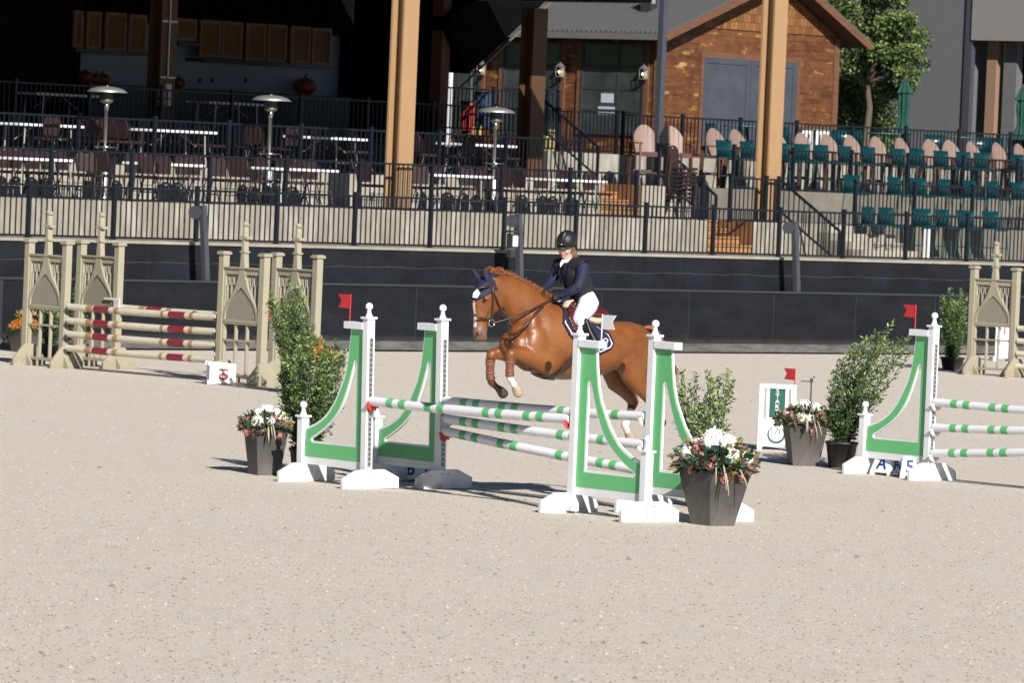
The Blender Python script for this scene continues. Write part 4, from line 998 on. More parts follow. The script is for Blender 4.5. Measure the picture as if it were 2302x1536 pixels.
def mk_heater(label):
    t = thing('patio_heater', label, 'patio heater', (0, 0, 0), 0, 'steel mushroom patio heaters on the lower terrace')
    mb = MB(); mb.lathe([(.22, 0), (.22, .03), (.19, .06), (.19, .62), (.16, .66), (.05, .67)], n=20); mb.build('tank_housing', mat('housing_steel', (.36, .35, .33), .25, metal=1.), t)
    mb = MB(); mb.lathe([(.05, .93), (.20, .945), (.205, .955), (.20, .965), (.05, .965)], n=24); mb.build('table_ring', steel, t)
    mb = MB(); mb.lathe([(.03, .66), (.03, 1.62), (.045, 1.63), (.05, 1.72), (.045, 1.74)], n=12); mb.build('pole', steel, t)
    mb = MB(); mb.lathe([(.05, 1.74), (.12, 1.78), (.125, 1.83), (.11, 1.84)], n=20, mi=0); mb.lathe([(.105, 1.84), (.115, 1.97)], n=20, mi=1); mb.build('burner', [mat('burner_brass', (.3, .27, .2), .4, metal=.8), darkm], t)
    mb = MB(); mb.lathe([(.375, 1.955), (.38, 1.962), (.30, 2.015), (.2, 2.045), (.1, 2.06), (.03, 2.065)], n=28); mb.lathe([(.015, 2.06), (.015, 2.08)], (0.0, 0, 0), 6); mb.build('reflector_dome', dome, t); return t

def put(px, py, v, z): u = wv(px, py, v)[0]; return W(u, v, z)
first = {}
def place(kind, mk, px, py, v, z, label, rz=0., off=0.):
    loc = put(px, py, v, z)
    if kind not in first: first[kind] = mk(label); first[kind].location = loc; first[kind].rotation_euler = (0, 0, ANG + rz); return first[kind]
    return dup(first[kind], loc, ANG + rz, label)
ORD = ['first', 'second', 'third', 'fourth', 'fifth', 'sixth', 'seventh', 'eighth', 'ninth', 'tenth', 'eleventh', 'twelfth', 'thirteenth', 'fourteenth', 'fifteenth', 'sixteenth', 'seventeenth', 'eighteenth', 'nineteenth', 'twentieth', 'twenty-first', 'twenty-second']
# tables: the given x is the right end of the near edge in the photograph
def table_row(lst, v, z, row):
    for k, (xr, yr) in enumerate(lst):
        u, _ = wv(xr, yr, v - .35); loc = W(u - .84, v, z); lb = ORD[k] + ' white folding table from the left on the ' + row
        if 'table' not in first: first['table'] = mk_table(lb); first['table'].location = loc; first['table'].rotation_euler = (0, 0, ANG)
        else: dup(first['table'], loc, ANG, lb)
table_row([(-120, 365), (190, 375), (482, 382), (762, 392), (1110, 403), (1366, 413)][1:], V1 + 1.75, Z1, 'lower terrace, sunlit')
table_row([(190, 287), (490, 301), (827, 318), (1163, 332)], V2 + 1.4, Z2, 'middle terrace')
table_row([(225, 217), (605, 240)], V3 + 1.3, Z3, 'dim upper terrace')
bq = [(30, 1), (93, 1), (130, 1), (163, 1), (205, 0), (250, 2), (388, 0), (430, 1), (458, 1), (505, 0), (548, 2), (572, 2), (690, 1), (716, 1), (838, 2), (922, 2), (1012, 1), (1066, 1), (1108, 1), (1148, 2), (1236, 1), (1288, 1), (1346, 1), (60, 1), (318, 1), (350, 0), (610, 1), (660, 2), (960, 0), (1190, 2), (1310, 1)]
rq = random.Random(3)
ORD += ['twenty-third', 'twenty-fourth', 'twenty-fifth', 'twenty-sixth', 'twenty-seventh', 'twenty-eighth', 'twenty-ninth', 'thirtieth', 'thirty-first', 'thirty-second']
def chair_label(k, px, tp, lst): return ORD[sorted(q[0] for q in lst).index(px)] + ' brown banquet chair from the left'
for k, (px, tp) in enumerate(bq):
    v = V1 + (.95, 2.45, 1.5)[tp]; rz = (math.pi + rq.uniform(-.2, .2), rq.uniform(-.25, .25), rq.uniform(1.2, 1.9))[tp]
    if tp == 0: rz = rq.uniform(-.35, .1)
    place('banquet', mk_banquet, px, 400, v, Z1, chair_label(k, px, tp, bq) + ' on the lower terrace', rz)
bq2 = [(5, 1), (135, 1), (188, 0), (222, 2), (262, 2), (292, 2), (430, 1), (474, 1), (588, 2), (632, 0), (735, 1), (765, 1), (808, 1), (952, 2), (985, 1), (1092, 1), (1140, 1), (60, 1), (95, 0), (345, 1), (385, 1), (560, 1), (690, 1), (1030, 0), (1060, 1)]
for k, (px, tp) in enumerate(bq2):
    v = V2 + (.7, 2.15, 1.3)[tp]; rz = (math.pi + rq.uniform(-.2, .2), rq.uniform(-.25, .25), rq.uniform(1.2, 1.9))[tp]
    place('banquet', mk_banquet, px, 320, v, Z2, chair_label(k, px, tp, bq2) + ' on the middle terrace', rz)
for k in range(8):
    loc = put(1530, 470, V1 + .75, Z1 + k * .082); o = dup(first['banquet'], loc + UD * (k * .006), ANG + .15, ('lowest', 'second lowest', 'third lowest', 'fourth lowest', 'fourth highest', 'third highest', 'second highest', 'topmost')[k] + ' brown banquet chair in the stack beside the stair', 'stacked brown banquet chairs')
for k, (px, py, y) in enumerate(((237, 300, 1), (606, 320, 1), (1112, 330, 1))):
    place('heater', mk_heater, px, py, V1 + 2.9, Z1, ('leftmost', 'middle', 'rightmost')[k] + ' steel patio heater with a mushroom reflector')
for k, px in enumerate((1455, 1513, 1617, 1668, 1757, 1815, 1873, 1925, 1983, 2039, 2103, 2147, 2199, 2257, 2306)):
    o = place('adir', mk_adir, px, 360, V2 + 1.95, Z2, ORD[k] + ' tall slatted tan bar chair from the left', rq.uniform(-.12, .1) + (0 if k > 1 else -.35)); o.scale = (1.06, 1.0, .985)
for k, px in enumerate((1636, 1689, 1770, 1812, 1857, 1910, 1962, 2029, 2071, 2125, 2175, 2215, 2297)):
    place('gchair', mk_greenchair, px, 380, V2 + .95, Z2, ORD[k] + ' green bar chair from the left in front of the slatted chairs', rq.uniform(-.1, .1))
for k, px in enumerate((1924, 2021, 2073, 2133, 2190, 2243, 2298)):
    place('gchair', mk_greenchair, px, 450, V1 + .85, Z1, ORD[k] + ' green bar chair from the left behind the lower terrace railing', rq.uniform(-.12, .12))
for k, px in enumerate((1963, 2002, 2081, 2131, 2180, 2236)):
    place('gchair', mk_greenchair, px, 520, V1 - .75, Z0 + .0, ORD[k] + ' green bar chair from the left on the walkway by the arena railing', rq.uniform(-.2, .2))
for k, px in enumerate((1612, 1695, 1772, 1893, 1924, 2052, 2106, 2216, 2248, 2292)):
    loc = put(px, 300, V3 + 1.5, Z3)
    if 'low' not in first: first['low'] = mk_greenchair(ORD[k] + ' low green cafe chair from the left on the upper terrace', .80, .44, group='green cafe chairs on the upper terrace'); first['low'].location = loc; first['low'].rotation_euler = (0, 0, ANG + .3); first['low'].name = 'cafe_chair'
    else: dup(first['low'], loc, ANG + rq.uniform(-2, 2), ORD[k] + ' low green cafe chair from the left on the upper terrace')
for k, px in enumerate((1668, 1832, 1990, 2158)):
    loc = put(px, 270, V3 + 1.5, Z3); lb = ORD[k] + ' round green table from the left on the upper terrace'
    if 'rt' not in first:
        t = thing('round_table', lb, 'table', loc, ANG, 'round green tables on the upper terrace'); first['rt'] = t
        mb = MB(); mb.lathe([(.02, .745), (.40, .745), (.41, .755), (.41, .775), (.02, .778)], n=32); mb.build('tabletop', tablegreen, t)
        mb = MB(); mb.lathe([(.03, .05), (.03, .745)], n=10); mb.build('pedestal', cgreenleg, t)
        for a in range(4): m2 = MB(); m2.tube([(0, 0, .1), (math.cos(a * 1.571) * .25, math.sin(a * 1.571) * .25, .02)], .015, 6); m2.build('leg', cgreenleg, t)
    else: dup(first['rt'], loc, ANG, lb)
def umbrella(px, y, label):
    loc = put(px, y, V3 + 1.5, Z3); t = thing('closed_umbrella', label, 'umbrella', loc, ANG, 'closed green parasols')
    mb = MB(); n = 16; prof = [(.05, 2.02), (.10, 1.88), (.165, 1.72), (.12, 1.70), (.13, 1.5), (.10, 1.25), (.10, 1.15), (.15, .95), (.21, .78), (.16, .76)]; vs = []
    for r, z in prof:
        for k in range(n): a = 2 * math.pi * k / n; q = r * (1 + (.22 if k % 2 else -.18)); vs.append((q * math.cos(a), q * math.sin(a), z))
    mb.add(vs, [(i * n + k, i * n + (k + 1) % n, (i + 1) * n + (k + 1) % n, (i + 1) * n + k) for i in range(len(prof) - 1) for k in range(n)]); mb.build('folded_canopy', forest, t)
    mb = MB(); mb.lathe([(.022, 0), (.022, 2.04)], n=8); mb.ball((0, 0, 2.06), .035, 0, 8); mb.build('pole', cedartrim, t)
umbrella(2031, 270, 'closed green parasol in front of the grey wall'); umbrella(2297, 280, 'closed green parasol at the right edge')
mb = MB(); loc = put(1835, 330, V3 + 2.6, Z3); t = thing('white_barrier', 'white barrier frame standing behind the second round green table', 'barrier', loc, ANG)
for k in range(5): mb.box((-.4 + k * .2, 0, .4), (.09, .03, .72))
mb.box((0, 0.032, .72), (.95, .03, .08)); mb.build('slats', white, t)

# ------------------------------------------------------------------ cabin
GV = 17.5
ug0, zc = wv(1487, 80, GV); ug1, _ = wv(1885, 100, GV)
ze = wv(1490, 80, GV - .5)[1]; ridge_u, ridge_z = wv(1772, -64, GV - .5); er_u, er_z = wv(1950, 99, GV - .5); el_u = wv(1490, 76, GV - .5)[0]; el_z = wv(1490, 76, GV - .5)[1]
cb = thing('cabin', 'cedar sided cabin with a grey metal roof and weathered barn door', 'cabin', W(ug0, GV, Z3), ANG)
def L_(u, v, z): return (u - ug0, v - GV, z - Z3)
gw = ug1 - ug0; DV = 8.5
def roofz(u): return el_z + (u - el_u) * (ridge_z - el_z) / (ridge_u - el_u) if u < ridge_u else er_z + (u - er_u) * (ridge_z - er_z) / (ridge_u - er_u)
zl = wv(1640, 62, GV)[1]      # shingle line height (photo)
def prism_uv(poly, v0, v1, m, name, parent):
    mb = MB(); n = len(poly); a = [L_(u, v0, z) for u, z in poly]; b = [L_(u, v1, z) for u, z in poly]
    mb.add(a + b, [tuple(range(n)), tuple(range(n, 2 * n))[::-1]] + [(i, n + i, n + (i + 1) % n, (i + 1) % n) for i in range(n)]); return mb.build(name, m, parent)
zsh = el_z + .05
prism_uv([(ug0, Z3), (ug1, Z3), (ug1, roofz(ug1) - .12), (ridge_u, ridge_z - .12), (ug0, roofz(ug0) - .12)], GV, GV + .25, siding, 'gable_wall', cb)
prism_uv([(ug0 + .75, wv(1560, 60, GV)[1]), (ug1 - .35, wv(1560, 60, GV)[1]), (ug1 - .35, roofz(ug1 - .35) - .13), (ridge_u, ridge_z - .13), (ug0 + .75, roofz(ug0 + .75) - .13)], GV - .03, GV - .003, shingle, 'shingle_gable', cb)
mb = MB(); mb.b2(L_(ug0, GV + .252, Z3), L_(ug0 + .25, GV + DV, el_z - .1)); mb.build('side_wall', siding, cb)
mb = MB(); mb.b2(L_(ug0 - .03, GV - .035, Z3), L_(ug0 + .16, GV + .0, roofz(ug0) - .15)); mb.b2(L_(ug0 - .035, GV - .03, Z3), L_(ug0, GV + .15, roofz(ug0) - .15)); mb.build('corner_board', cedartrim, cb); mb = MB(); mb.b2(L_(ug1 - .16, GV - .035, Z3), L_(ug1 + .03, GV, roofz(ug1) - .15)); mb.build('corner_board', cedartrim, cb)
# roof slabs
def roofslab(u0, z0, u1, z1, name, ribs):
    v0, v1 = GV - .6, GV + DV + 1; th = .10
    o = prism_uv([(u0, z0), (u1, z1), (u1, z1 - th), (u0, z0 - th)], v0, v1, brownbeam, name, cb)
    mb = MB(); d = Vector((u1 - u0, 0, z1 - z0)); nn = int((v1 - v0) / .15)
    prism = [(u0, z0 + .003), (u1, z1 + .003), (u1, z1 + .02), (u0, z0 + .02)]
    o2 = prism_uv(prism, v0, v1, roofmetal, 'metal_sheet', o)
    for k in range(nn):
        v = v0 + .02 + k * .15; a = Vector(L_(u0, v, z0 + .035)); b = Vector(L_(u1, v, z1 + .035)); mb.bar(a, b, .05, .055)
    mb.build('ribs', roofmetal, o2); return o
roofslab(el_u, el_z, ridge_u, ridge_z, 'roof', True); roofslab(er_u, er_z, ridge_u, ridge_z, 'roof', True)
mb = MB()
for (a, za, b, zb) in ((el_u, el_z, ridge_u, ridge_z), (er_u, er_z, ridge_u, ridge_z)): mb.bar(L_(a, GV - .615, za - .07), L_(b, GV - .615, zb - .07), .03, .17)
mb.build('fascia', cedartrim, cb)
mb = MB(); mb.b2(L_(el_u - .13, GV - .6, el_z - .14), L_(el_u - .002, GV + DV, el_z + .0)); mb.build('gutter', gutter, cb)
mb = MB(); mb.box(L_(wu(1493, 5, ug0)[0] and ug0 + .9, GV + 1.2, roofz(ug0 + .9) + .25), (.25, .3, .5)); mb.build('roof_vent', darkm, cb)
# barn door
d0, zdt = wv(1590, 138, GV - .05); d1, _ = wv(1788, 148, GV - .05)
mb = MB(); fr = .10
mb.b2(L_(d0 - fr - .1, GV - .05, Z3), L_(d0 - .1, GV - .002, zdt + .1)); mb.b2(L_(d1 + .1, GV - .05, Z3), L_(d1 + fr + .1, GV - .002, zdt + .1)); mb.b2(L_(d0 - fr - .1, GV - .055, zdt + .1), L_(d1 + fr + .1, GV - .002, zdt + .23)); mb.build('door_casing', cedartrim, cb)
for a, b in ((d0 - .1, (d0 + d1) / 2 - .005), ((d0 + d1) / 2 + .005, d1 + .1)):
    mb = MB(); mb.b2(L_(a, GV - .03, Z3), L_(b, GV - .003, zdt + .1)); o = mb.build('door', greyp, cb)
    mb = MB(); q = .16
    mb.b2(L_(a, GV - .05, Z3), L_(a + q, GV - .031, zdt + .1)); mb.b2(L_(b - q, GV - .05, Z3), L_(b, GV - .031, zdt + .1)); mb.b2(L_(a + q, GV - .05, zdt - .03), L_(b - q, GV - .031, zdt + .1)); mb.b2(L_(a + q, GV - .05, Z3 + .7), L_(b - q, GV - .031, Z3 + .86)); mb.build('rail', greyp, o)
# windows of the side wall
def swin(x0, x1, yt, yb, muls=3, split=None):
    v0 = wu(x1, yt, ug0)[0]; v1 = wu(x0, yt, ug0)[0]; zt_ = wu(x1, yt, ug0)[1]; zb_ = max(Z3 + .1, wu(x1, yb, ug0)[1])
    mb = MB(); mb.b2(L_(ug0 - .03, v0, zb_), L_(ug0 - .003, v1, zt_)); o = mb.build('window', glassd, cb)
    mb = MB(); f = .06
    for a, b, c, d in ((v0 - f, v0, zb_ - f, zt_ + f), (v1, v1 + f, zb_ - f, zt_ + f), (v0, v1, zt_, zt_ + f), (v0, v1, zb_ - f, zb_)): mb.b2(L_(ug0 - .06, a, c), L_(ug0 - .002, b, d))
    for k in range(1, muls): z = zb_ + (zt_ - zb_) * k / muls; mb.b2(L_(ug0 - .045, v0, z - .03), L_(ug0 - .031, v1, z + .03))
    if split: vm = wu(split, yt, ug0)[0]; mb.b2(L_(ug0 - .046, vm - .035, zb_), L_(ug0 - .0315, vm + .035, zt_))
    mb.build('frame', mat('window_frame_dark', (.035, .03, .03), .5), o)
    for a, b in ((v0 - f - .12, v0 - f - .003), (v1 + f + .003, v1 + f + .12)): mb = MB(); mb.b2(L_(ug0 - .05, a, zb_ - f), L_(ug0 - .002, b, zt_ + f)); mb.build('trim', cedartrim, o)
    return o
w1 = swin(1316, 1450, 102, 300, 4, 1395); swin(1216, 1262, 98, 300, 4); swin(1140, 1180, 95, 300, 4); swin(985, 1082, 92, 300, 3, 1035)
mb = MB()
for x0, x1, y0, y1 in ((1353, 1382, 210, 230), (1346, 1384, 240, 257)):
    va, za = wu(x1, y0, ug0); vb, zb_ = wu(x0, y1, ug0); mb.b2(L_(ug0 - .036, va, zb_), L_(ug0 - .0305, vb, za))
mb.build('notice', mat('paper', (.42, .45, .5), .7), w1)
mb = MB()
va, za = wu(1042, 130, ug0); vb, zb_ = wu(1027, 270, ug0); mb.b2(L_(ug0 - .42, va, Z3), L_(ug0 - .34, vb, za)); o = mb.build('porch_post', white, cb)
mb = MB()
va, za = wu(1235, 210, ug0)
for px, py in ((1095, 155), (1272, 160), (1460, 165)):
    v, z = wu(px, py, ug0); lp = bpy.data.objects.new('wall_lantern', None); COL.objects.link(lp); lp.parent = cb; lp.location = L_(ug0 - .2, v, z)
    mb = MB(); mb.frustum((0, 0, .10), (.16, .16), (.04, .04), .09); mb.lathe([(.01, .19), (.01, .25)], n=6); mb.b2((-.07, -.07, -.14), (.07, .07, -.12)); mb.bar((0, 0, .15), (.2, 0, .1), .02, .02)
    for sx in (-1, 1):
        for sy in (-1, 1): mb.b2((sx * .07 - .006, sy * .07 - .006, -.12), (sx * .07 + .006, sy * .07 + .006, .10))
    mb.build('lantern_frame', lantern, lp); mb = MB(); mb.ball((-.03, 0, -.02), .026, 0, 10); mb.build('bulb', bulb, lp)
    mb = MB(); mb.b2((.045, -.062, -.115), (.06, .062, .095)); mb.build('glass', lglass, lp)
u = wv(1405, 200, V3 + .6)[0]; t = thing('steel_post', 'slim grey steel post standing in front of the cabin windows', 'post', W(u, V3 - .4, Z2), ANG); mb = MB(); mb.b2((-.07, -.07, 0), (.07, .07, 5.2)); mb.build('shaft', mat('post_grey', (.05, .055, .07), .5), t); mb = MB(); mb.b2((-.13, -.13, 0), (.13, .13, .02)); mb.build('base_plate', darkm, t)
# canopy gutter line at the top of the photograph
a, z = wv(950, 0, V2 + 2.4)
# shop goods seen on the porch
pr = random.Random(8)
for i, (px, py, w_, h_, c, lb) in enumerate(((1052, 262, .18, .62, (.45, .05, .04), 'tall red and yellow banner box on the cabin porch'), (1062, 300, .35, .35, (.45, .26, .10), 'yellow crate under the porch railing'), (1090, 248, .4, .75, (.03, .05, .09), 'dark blue locker on the cabin porch'), (1228, 315, .25, .5, (.35, .28, .10), 'yellow bucket rack behind the porch railing'))):
    u, z = wv(px, py, 16.2); mb = MB(); mb.b2((-w_ / 2, -.15, 0), (w_ / 2, .15, h_)); t = thing('porch_box', lb, 'box', W(u, 16.2, z - h_ / 2), ANG); mb.build('box_body', mat('porch' + str(i), c, .6, var=.3, vscale=6), t, bevel=.02); mb = MB(); mb.b2((-w_ / 2 - .01, -.16, h_), (w_ / 2 + .01, .16, h_ + .03)); mb.build('lid', darkm, t)

# ------------------------------------------------------------------ grey building at the right, tree between
KV = 20.
kc, _ = wv(2172, 100, KV)
bd = thing('grey_building', 'grey stucco building with a beige upper band at the right edge', 'building', W(kc, KV, Z3), ANG)
vfar = wu(1972, 150, kc)[0]; zb = wu(2200, 90, kc)[1]
mb = MB(); mb.b2((0, 0, 0), (1.2, vfar - KV, 6)); mb.build('wall', greywall, bd)
mb = MB(); mb.b2((-.06, -.22, 0), (.1, -.0, 6)); mb.build('downpipe', mat('pipe_dark', (.05, .05, .065), .5), bd)
mb = MB(); mb.b2((-.1, -4.5, zb - Z3), (1., -.222, 6)); mb.build('upper_band', beigebeam, bd)
mb = MB(); mb.b2((.3, -.75, 0), (.6, -.45, zb - Z3)); mb.build('pillar', mat('pillar_brown', (.23, .14, .09), .8), bd)
mb = MB(); mb.b2((.35, -1.35, 0), (.6, -.95, zb - Z3)); mb.build('grey_pillar', greywall, bd)
mb = MB(); mb.b2((.6, -1.9, 0), (.8, -1.5, zb - Z3)); mb.build('timber_post', intdark, bd)
mb = MB(); mb.b2((2.2, -6, 0), (2.4, 0, 4)); mb.b2((-.05, -6, zb - Z3 + .02), (2.4, -4.51, 6)); mb.build('recess_wall', blacki, bd)
def tree(label, base, H, cx, cz, rx, rz_, n, seed, name='oak_tree', off=None):
    r_ = random.Random(seed); t = thing(name, label, 'tree', base, 0); mb = MB(); mb.tube([(0, 0, 0), (.1, 0, H * .35), (cx * .5, 0, H * .6), (cx, 0, H * .9)], [.10, .08, .05, .02], 8)
    lf = MB(); cl = []
    for i in range(46):
        d = rv(r_); k = r_.random() ** .4; c = Vector((cx + d.x * rx * k, d.y * rx * k, cz + d.z * rz_ * k)); cl.append((c, r_.uniform(.28, .6)))
        mb.tube([(cx * .4, 0, H * .5), ((c.x + cx) / 2, c.y / 2, (c.z + H * .5) / 2), c], [.06, .035, .012], 5)
    mb.build('trunk', bark, t)
    for i in range(n):
        c, q = r_.choice(cl); d = rv(r_); p = c + Vector((d.x, d.y, d.z * .7)) * q * r_.random() ** .35; tone = r_.random() + d.z * .3
        leafquad(lf, p, rv(r_) + Vector((0, 0, -.2)), rv(r_), .11, .065, 2 if tone > .8 else (1 if tone > .35 else 0))
    lf.build('crown', treeleaf, t); return t
tp = W(wv(1952, 100, 20.5)[0], 20.5, Z3); tree('broad leafy oak between the cabin and the grey building', tp, 4.2, -.1, 3.3, 1.6, 1.7, 26000, 31)
tp = W(wv(1930, 250, 22)[0], 22, Z3); tree('yellow-green bushy tree low behind the oak', tp, 2.2, 0, 1.2, 1.0, 1.3, 15000, 33, 'bushy_tree')
mb = MB()
bk = MB(); wbox(bk, -40, 90, 48, 49, -1, 30)
o = wobj('far_wood', bk, mat('far_foliage', (.02, .035, .012), .95, var=.5, vscale=1.2), 'dark mass of distant woodland behind the buildings', 'woodland', 'stuff')
#HORSE
# ------------------------------------------------------------------ horse and rider (b = distance to the horse's left of its midplane)
HC = Vector((.85, 56.0, 0)); HF = -JN; HL = JD.copy(); ZU = Vector((0, 0, 1))
def hp(px, py, b=0.): return onplane(px, py, HC + HL * b, HL)
def topx(p):
    q = p - CAM; z = q.dot(_fw); return CX + FPX * q.dot(_cr) / z, CY - FPX * q.dot(_cu) / z
def hb(p): return (p - HC).dot(HL)
def ell(p): q = p - HC; return (q.dot(HF), p.z)
def inpoly(x, y, poly):
    c = False; n = len(poly)
    for i in range(n):
        x0, y0 = poly[i]; x1, y1 = poly[i - 1]
        if (y0 > y) != (y1 > y) and x < (x1 - x0) * (y - y0) / (y1 - y0) + x0: c = not c
    return c
BONES = []
def chain(mb, pts, label=None, n=18, lat=None):
    """pts: (point, radius in the plane of motion, lateral radius)"""
    lat = lat or HL; P = [Vector(p[0]) for p in pts]; vs = []; N = len(P)
    t0 = (P[1] - P[0]).normalized(); t1 = (P[-1] - P[-2]).normalized()
    full = []
    for k in (.15, .6, .9): full.append((P[0] - t0 * pts[0][1] * (1 - k) * .8, pts[0][1] * math.sqrt(1 - (1 - k) ** 2), pts[0][2] * math.sqrt(1 - (1 - k) ** 2)))
    full += [(P[i], pts[i][1], pts[i][2]) for i in range(N)]
    for k in (.9, .6, .15): full.append((P[-1] + t1 * pts[-1][1] * (1 - k) * .8, pts[-1][1] * math.sqrt(1 - (1 - k) ** 2), pts[-1][2] * math.sqrt(1 - (1 - k) ** 2)))
    for i, (p, r, w_) in enumerate(full):
        j0 = max(0, i - 3 - 1); a = P[max(0, min(N - 1, i - 3) - 1)]; c = P[min(N - 1, max(0, i - 3) + 1)]
        t = (c - a).normalized(); e1 = lat - t * lat.dot(t); e1.normalize(); e2 = t.cross(e1)
        vs += [p + e1 * (math.cos(2 * math.pi * k / n) * w_) + e2 * (math.sin(2 * math.pi * k / n) * r) for k in range(n)]
    m = len(full); mb.add(vs, [(i * n + k, i * n + (k + 1) % n, (i + 1) * n + (k + 1) % n, (i + 1) * n + k) for i in range(m - 1) for k in range(n)] + [tuple(range(n))[::-1], tuple(range((m - 1) * n, m * n))])
    if label:
        for i in range(N - 1): BONES.append((P[i], P[i + 1], pts[i][1], pts[i + 1][1], label + (('#%d' % i))))
def bone_of(p, bones):
    best = None; bd = 1e9
    for a, b, ra, rb, lb in bones:
        d = b - a; t = max(0, min(1, (p - a).dot(d) / d.length_squared)); r = ra + (rb - ra) * t; e = ((p - a - d * t).length) - r
        if e < bd: bd = e; best = (lb, t)
    return best
def shell(src, cond, off, name, m, parent, thick=0., smooth=True):
    """a garment or piece of tack: the part of a surface where cond holds, lifted off it"""
    bm = bmesh.new(); bm.from_mesh(src); bm.normal_update()
    keep = {f for f in bm.faces if cond(f.calc_center_median(), f.normal)}
    bmesh.ops.delete(bm, geom=[f for f in bm.faces if f not in keep], context='FACES')
    bm.normal_update()
    for v in bm.verts: v.co += v.normal * off
    me = bpy.data.meshes.new(name); bm.to_mesh(me); bm.free(); me.materials.clear(); me.materials.append(m)
    for p in me.polygons: p.use_smooth = smooth; p.material_index = 0
    o = bpy.data.objects.new(name, me); COL.objects.link(o)
    if parent: o.parent = parent; o.matrix_parent_inverse = Matrix.Translation(-parent.location)
    if thick: s = o.modifiers.new('th', 'SOLIDIFY'); s.thickness = thick; s.offset = 1
    sm = o.modifiers.new('sm', 'SMOOTH'); sm.factor = .4; sm.iterations = 2
    return o
def local(o, parent): o.parent = parent; o.matrix_parent_inverse = Matrix.Translation(-parent.location); return o
mb = MB()
def tr(x, yt, yb, w_): a = hp(x, yt); b = hp(x, yb); return ((a + b) / 2, (a - b).length / 2, w_)
chain(mb, [tr(1448, 742, 806, .13), tr(1436, 730, 820, .20), tr(1412, 723, 826, .265), tr(1385, 722, 828, .285), tr(1350, 726, 842, .29), tr(1315, 722, 852, .305), tr(1275, 708, 856, .30), tr(1250, 690, 854, .285), tr(1225, 680, 844, .26), tr(1202, 684, 828, .235), tr(1182, 700, 808, .20), tr(1168, 730, 797, .14)], 'trunk', 28)
chain(mb, [(hp(1215, 733), .25, .20), (hp(1190, 704), .228, .16), (hp(1167, 679), .202, .128), (hp(1145, 661), .176, .108), (hp(1124, 650), .152, .10), (hp(1108, 645), .125, .092)], 'neck', 24)
chain(mb, [(hp(1107, 632), .085, .075), (hp(1098, 648), .125, .10), (hp(1092, 668), .145, .108), (hp(1089, 690), .138, .09), (hp(1085, 712), .105, .07), (hp(1081, 732), .082, .058), (hp(1078, 748), .078, .062), (hp(1078, 757), .065, .055)], 'head', 20)
chain(mb, [(hp(1112, 672), .075, .09), (hp(1112, 690), .075, .085)]); chain(mb, [(hp(1088, 758), .03, .045), (hp(1084, 764), .025, .04)])
mb.ball(hp(1092, 672, .085), .032)                       # brow ridge
mb.ball(hp(1077, 750, .05), (.026, .026, .022))
# shoulder, breast and haunch muscles
for x, y, b, rx, rz_, ry in ((1208, 778, .165, .15, .20, .085), (1172, 776, .085, .12, .13, .105), (1236, 806, .16, .18, .15, .10), (1420, 792, .16, .17, .19, .115), (1400, 806, .18, .13, .14, .09), (1196, 738, .13, .08, .16, .075)):
    for s in (1, -1):
        c = hp(x, y, b) if s > 0 else hp(x, y, b) - HL * (2 * b)
        M = Matrix((HF, HL, ZU)).transposed(); mb.ball(c, (rx, ry, rz_), 0, 18, M)
def leg(pts, lb, b):
    chain(mb, [(hp(x, y, b + (q[0] if q else 0)), r, w_) for x, y, r, w_, *q in pts], lb, 16)
leg([(1232, 812, .15, .10), (1205, 806, .115, .085), (1178, 799, .085, .066), (1157, 795, .062, .055), (1147, 797, .056, .052)], 'nf_arm', .17)
leg([(1148, 798, .052, .050), (1147, 812, .038, .036), (1146, 828, .033, .030), (1146, 840, .034, .031), (1147, 850, .044, .038)], 'nf_cannon', .17)
leg([(1148, 852, .040, .036), (1153, 862, .032, .030), (1158, 869, .036, .036)], 'nf_pastern', .17)
leg([(1159, 871, .042, .042), (1164, 881, .052, .050), (1166, 885, .053, .052)], 'nf_hoof', .17)
leg([(1200, 806, .14, .10), (1165, 800, .10, .08), (1130, 795, .072, .06), (1112, 795, .058, .052), (1104, 798, .055, .052)], 'of_arm', -.17)
leg([(1104, 799, .052, .050), (1102, 816, .037, .036), (1102, 832, .033, .030), (1102, 846, .034, .031), (1104, 858, .044, .038)], 'of_cannon', -.17)
leg([(1105, 860, .040, .036), (1114, 869, .032, .030), (1122, 875, .036, .036)], 'of_pastern', -.17)
leg([(1123, 876, .042, .042), (1130, 884, .052, .050), (1132, 887, .053, .052)], 'of_hoof', -.17)
leg([(1425, 785, .24, .12), (1424, 815, .21, .11), (1426, 845, .15, .10), (1436, 866, .10, .08), (1450, 884, .07, .058), (1461, 897, .065, .05)], 'nh_thigh', .17)
leg([(1462, 898, .058, .046), (1470, 912, .040, .034), (1476, 926, .036, .031), (1480, 936, .044, .038)], 'nh_cannon', .17)
leg([(1480, 938, .036, .034), (1484, 944, .036, .036)], 'nh_pastern', .17); leg([(1485, 945, .042, .042), (1488, 953, .05, .05)], 'nh_hoof', .17)
leg([(1395, 800, .22, .11), (1385, 832, .19, .11), (1392, 858, .14, .095), (1408, 880, .085, .07), (1420, 896, .068, .056), (1424, 906, .062, .05)], 'oh_thigh', -.15)
leg([(1423, 908, .056, .046), (1417, 924, .040, .034), (1411, 942, .036, .031), (1405, 956, .046, .040)], 'oh_cannon', -.15)
leg([(1405, 958, .040, .037), (1409, 968, .034, .032), (1412, 973, .038, .038)], 'oh_pastern', -.15)
leg([(1413, 974, .045, .044), (1418, 984, .054, .052), (1419, 987, .054, .052)], 'oh_hoof', -.15)
HB = list(BONES)
hme = remesh(mb, .0135, 5, 'body')
for m in (coat, sock, hooft, hoofd, muzz, darkcoat): hme.materials.append(m)
